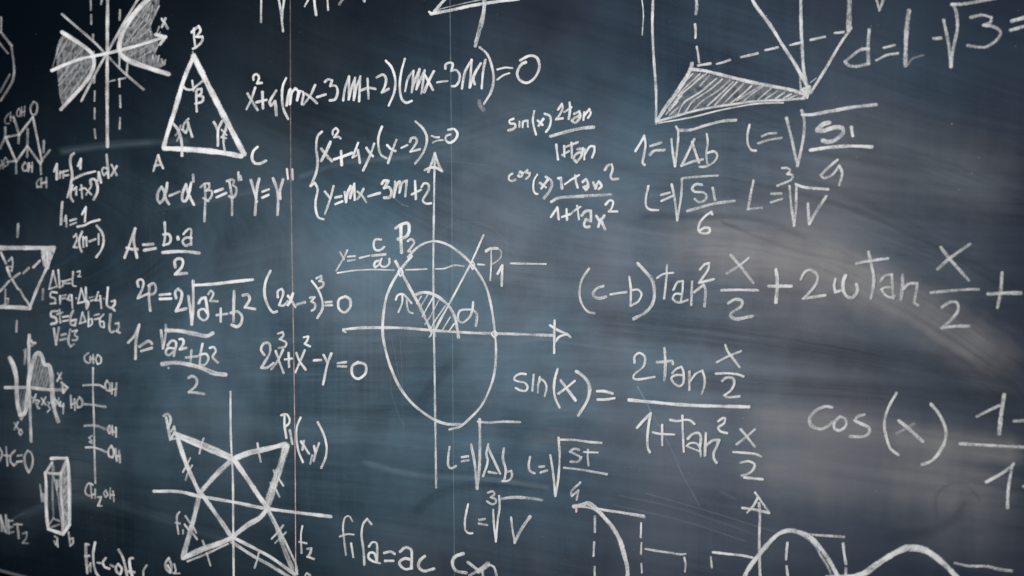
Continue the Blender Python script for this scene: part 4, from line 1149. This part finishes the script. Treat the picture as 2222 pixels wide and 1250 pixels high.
t = NT('brushed_aluminium')
pos = t.n('ShaderNodeTexCoord').outputs['Object']
g = t.noise(t.scaled(pos, (3, 60, 400)), 1.0, 3)
M_metal = t.out(principled(t, t.mix(g, c4(0.42, 0.41, 0.43), c4(0.58, 0.56, 0.58)), 0.38, 0.5, metallic=0.85))
t = NT('dark_wall_paint')
pos = t.n('ShaderNodeTexCoord').outputs['Object']
M_wall = t.out(principled(t, t.mix(t.noise(pos, 40, 4), c4(0.004, 0.004, 0.005), c4(0.009, 0.008, 0.009)), 0.9, 0.1))

# ------------------------------------------------------------------ wall and board
wall = box('wall', (X0 - 1.6, 0.045, 0.0), (X1 + 0.8, 0.145, TOP + 0.9), M_wall)
wall['kind'] = 'structure'

board = bpy.data.objects.new('blackboard', None)
COL.objects.link(board)
board.location = ((X0 + X1) / 2, 0, LOW)
tag(board, 'dark slate blackboard with a thin metal frame, covered in chalk formulas and dust smears', 'blackboard')
sheet = box('writing_surface', (X0, 0, LOW), (X1, 0.03, TOP), M_board, board)
fw = 0.0062
box('frame_rail', (X0 - fw, -0.006, LOW - fw), (X1 + fw, 0.044, LOW - 0.0002), M_metal, board, 0.0015)
box('frame_rail', (X0 - fw, -0.006, TOP + 0.0002), (X1 + fw, 0.044, TOP + fw), M_metal, board, 0.0015)
box('frame_rail', (X0 - fw, -0.006, LOW), (X0 - 0.0002, 0.044, TOP), M_metal, board, 0.0015)
box('frame_rail', (X1 + 0.0002, -0.006, LOW), (X1 + fw, 0.044, TOP), M_metal, board, 0.0015)

# ------------------------------------------------------------------ rubbed chalk: colour, width, strength, path (photo pixels)
SMEARS = '''
s 280 .10: 1700 330, 1950 330, 2270 430
s 200 .09: 1900 1150, 2060 1150, 2270 1170
s 430 .17: 1400 550, 1600 555, 1800 590, 2020 650
s 300 .19: 1560 980, 1750 985, 1950 1010, 2250 1040
c 300 .10: -40 640, 60 620, 200 600
c 280 .11: -40 1000, 60 1010, 200 1030, 340 1060
c 150 .06: -60 1140, 40 1150, 120 1170
w 190 .30: 1380 545, 1560 520, 1760 560, 1960 660, 2240 840
w 130 .18: 1500 570, 1700 560, 1900 620, 2080 700
w 95 .26: 1590 905, 1760 920, 1980 950, 2250 985
w 170 .14: 1560 1000, 1760 1010, 1980 1040, 2250 1070
c 260 .12: 1180 420, 1500 400, 1800 460, 2250 640
c 200 .10: 1300 330, 1600 300, 1900 330, 2250 450
d 120 0.42: 1260 700, 1500 720, 1800 760, 2250 850
d 76 0.42: 1420 820, 1700 840, 1980 860, 2250 890
d 26 0.25: 1380 470, 1520 470, 1640 475, 1760 520
d 18 0.20: 1620 400, 1780 430, 1960 500, 2240 660
d 30 0.16: 1660 350, 1860 430, 2060 540, 2250 650
d 14 0.18: 1560 480, 1720 540, 1900 580
d 50 0.20: 1900 1180, 2060 1130, 2110 1060
d 12 0.18: 2035 1130, 2030 1080, 2060 1050, 2100 1055, 2130 1090
c 160 .16: 660 600, 820 560, 1000 580, 1180 560
c 180 .14: 700 760, 900 720, 1100 740, 1320 700
c 220 .14: 900 860, 1080 820, 1250 830, 1420 800
c 150 .10: 560 960, 760 930, 960 950, 1120 920
c 240 .08: 360 640, 520 600, 700 560, 860 470
c 200 .07: 120 760, 300 720, 520 760, 720 820
c 140 .10: 860 330, 1000 300, 1140 260, 1300 240
c 70 .10: 980 430, 1040 370, 1140 350, 1240 380
c 60 .10: 1140 905, 1240 895, 1330 905, 1450 940
w 60 .08: 1120 960, 1220 950, 1340 985
w 150 .05: 300 920, 440 910, 600 960
d 40 0.26: 900 890, 960 810, 1010 770
d 34 0.30: 890 1118, 960 1068, 1060 1052, 1200 1062
c 22 .20: 1200 1060, 1060 1040, 900 1030, 780 1000
c 8 .15: 1340 1075, 1460 1100, 1640 1160
c 5 .17: 1330 1095, 1480 1130, 1620 1175
w 4 .15: 1400 1070, 1540 1110, 1700 1160
c 10 .20: 1560 1065, 1600 1085
c 9 .22: 2 1150, 30 1125, 56 1112
c 30 .07: 40 1120, 180 1080, 340 1120, 520 1180
c 26 .10: 120 330, 240 315, 420 305
c 18 .10: 330 455, 480 430, 640 390
c 20 .12: 640 388, 740 355, 900 340
c 3 .2: 962 350, 1000 352, 1060 360
'''
for i, line in enumerate(SMEARS.strip().splitlines()):
    hd, path = line.split(':')
    kind, w, op = hd.split()
    pts = [tuple(map(float, q.split())) for q in path.split(',')]
    s = Strokes()
    s.ribbon(pts, float(w), float(op), over=1.0, step=14.0, wobble=0.06, layer=-(0.00002 + 0.000006 * i), smooth_ends=0.4)
    s.build('eraser_smear', M_smear[kind], board)

# ------------------------------------------------------------------ everything chalked on the board
SPECIAL = {'pink_dab': M_pink, 'line': None, 'trace': M_pale, 'scratch': M_pale}


def parse(text):
    items, index, cur, org = [], {}, None, (0, 0)
    for line in text.strip().splitlines():
        line = line.strip()
        if not line:
            continue
        if line[0] == '@':
            nm, label, cat, group = [q.strip() for q in line[1:].split('|')]
            cur = {'name': nm, 'label': label, 'cat': cat, 'group': group, 'parts': []}
            items.append(cur)
            index[nm] = cur
        elif line[0] == '+':
            cur = index[line[1:].strip()]
        elif line[0] == 'T':
            org = tuple(map(float, line[1:].split()))
        else:
            hd, paths = line.split(':')
            nm, spec = hd.split()
            strokes = []
            for st in paths.split('|'):
                strokes.append([(org[0] + float(a) / 5, org[1] + float(b) / 5) for a, b in (q.split() for q in st.split(','))])
            cur['parts'].append((nm, spec, strokes))
    return items


def build_item(it):
    allp = [p for _, _, ss in it['parts'] for st in ss for p in st]
    lo = at((min(p[0] for p in allp) + max(p[0] for p in allp)) / 2, max(p[1] for p in allp))
    root = bpy.data.objects.new(it['name'], None)
    COL.objects.link(root)
    root.empty_display_size = 0.02
    if TOP_LEVEL:
        root.location = (lo.x, 0, lo.z)
        tag(root, it['label'], it['cat'], it['group'])
    else:
        root.parent = board
        root.location = Vector((lo.x, 0, lo.z)) - board.location
        root['label'] = it['label']
    made = []
    for nm, spec, strokes in it['parts']:
        base = Vector((lo.x, 0, lo.z))
        mat = M_white
        if it['name'] == 'ruled_line' or nm == 'pink_dab':
            mat = M_pink
        elif it['cat'] in ('line', 'scratch', 'trace', 'streak'):
            mat = M_pale
        if spec[0] == 'F':
            op = float(spec[1:])
            for poly in strokes:
                pts = spline(poly + [poly[0]], 6.0)[:-1]
                cx, cy = sum(p[0] for p in pts) / len(pts), sum(p[1] for p in pts) / len(pts)
                LAYER[0] = (LAYER[0] + 1) % 70
                y = -0.00028 - 0.0000002 * LAYER[0]
                vv = []
                for p in pts:
                    q = at(*p)
                    vv.append((q.x, y, q.z))
                o = mesh_obj(nm, vv, [list(range(len(vv)))], M_fill, None,
                             {'pressure': ('FLOAT', [op] * len(vv))}, base)
                made.append(attach(o, root))
            continue
        sp = [float(q) for q in spec.split('/')]
        w, op, op2 = sp[0], sp[1], sp[-1]
        # dashes, ticks, bonds and hatch lines are counted one by one; a letter or sign is one mark
        sets = [[st] for st in strokes] if nm in EACH else [strokes]
        for group in sets:
            s = Strokes()
            hand = random.uniform(0.84, 1.03)
            for st in group:
                s.stroke(st, w * (THIN if w < 9 else 1.08) * random.uniform(0.93, 1.05), op * PRESS * hand, op2=op2 * PRESS * hand * random.uniform(0.85, 1.0),
                         deg=32 if nm in STRAIGHT else 86)
            made.append(attach(s.build(EACH.get(nm, nm), mat, None, base), root))
    if len(made) == 1 and TOP_LEVEL:                # a single mark is the thing itself
        o = made[0]
        nm = root.name
        o.parent = None
        o.location = root.location
        bpy.data.objects.remove(root)
        o.name = nm
        tag(o, it['label'], it['cat'], it['group'])


EACH = {'dashed_line': 'dash', 'bond_line': 'bond_line', 'inner_bond': 'inner_bond', 'hidden_edge': 'hidden_edge',
        'tick_mark': 'tick_mark', 'hatching': 'hatch_line', 'prime_mark': 'prime_mark', 'asymptote': 'asymptote',
        'scratch': 'scratch', 'axis': 'axis', 'outline': 'outline', 'curve': 'curve', 'point_mark': 'point_mark'}
STRAIGHT = ('outline', 'bond_line', 'ring_outline', 'hidden_edge', 'radical_sign', 'arrowhead')
THIN, PRESS = 0.95, 1.0


def attach(o, root):
    o.parent = root
    o.location = (0, 0, 0)
    return o


for it in parse(DATA):
    build_item(it)
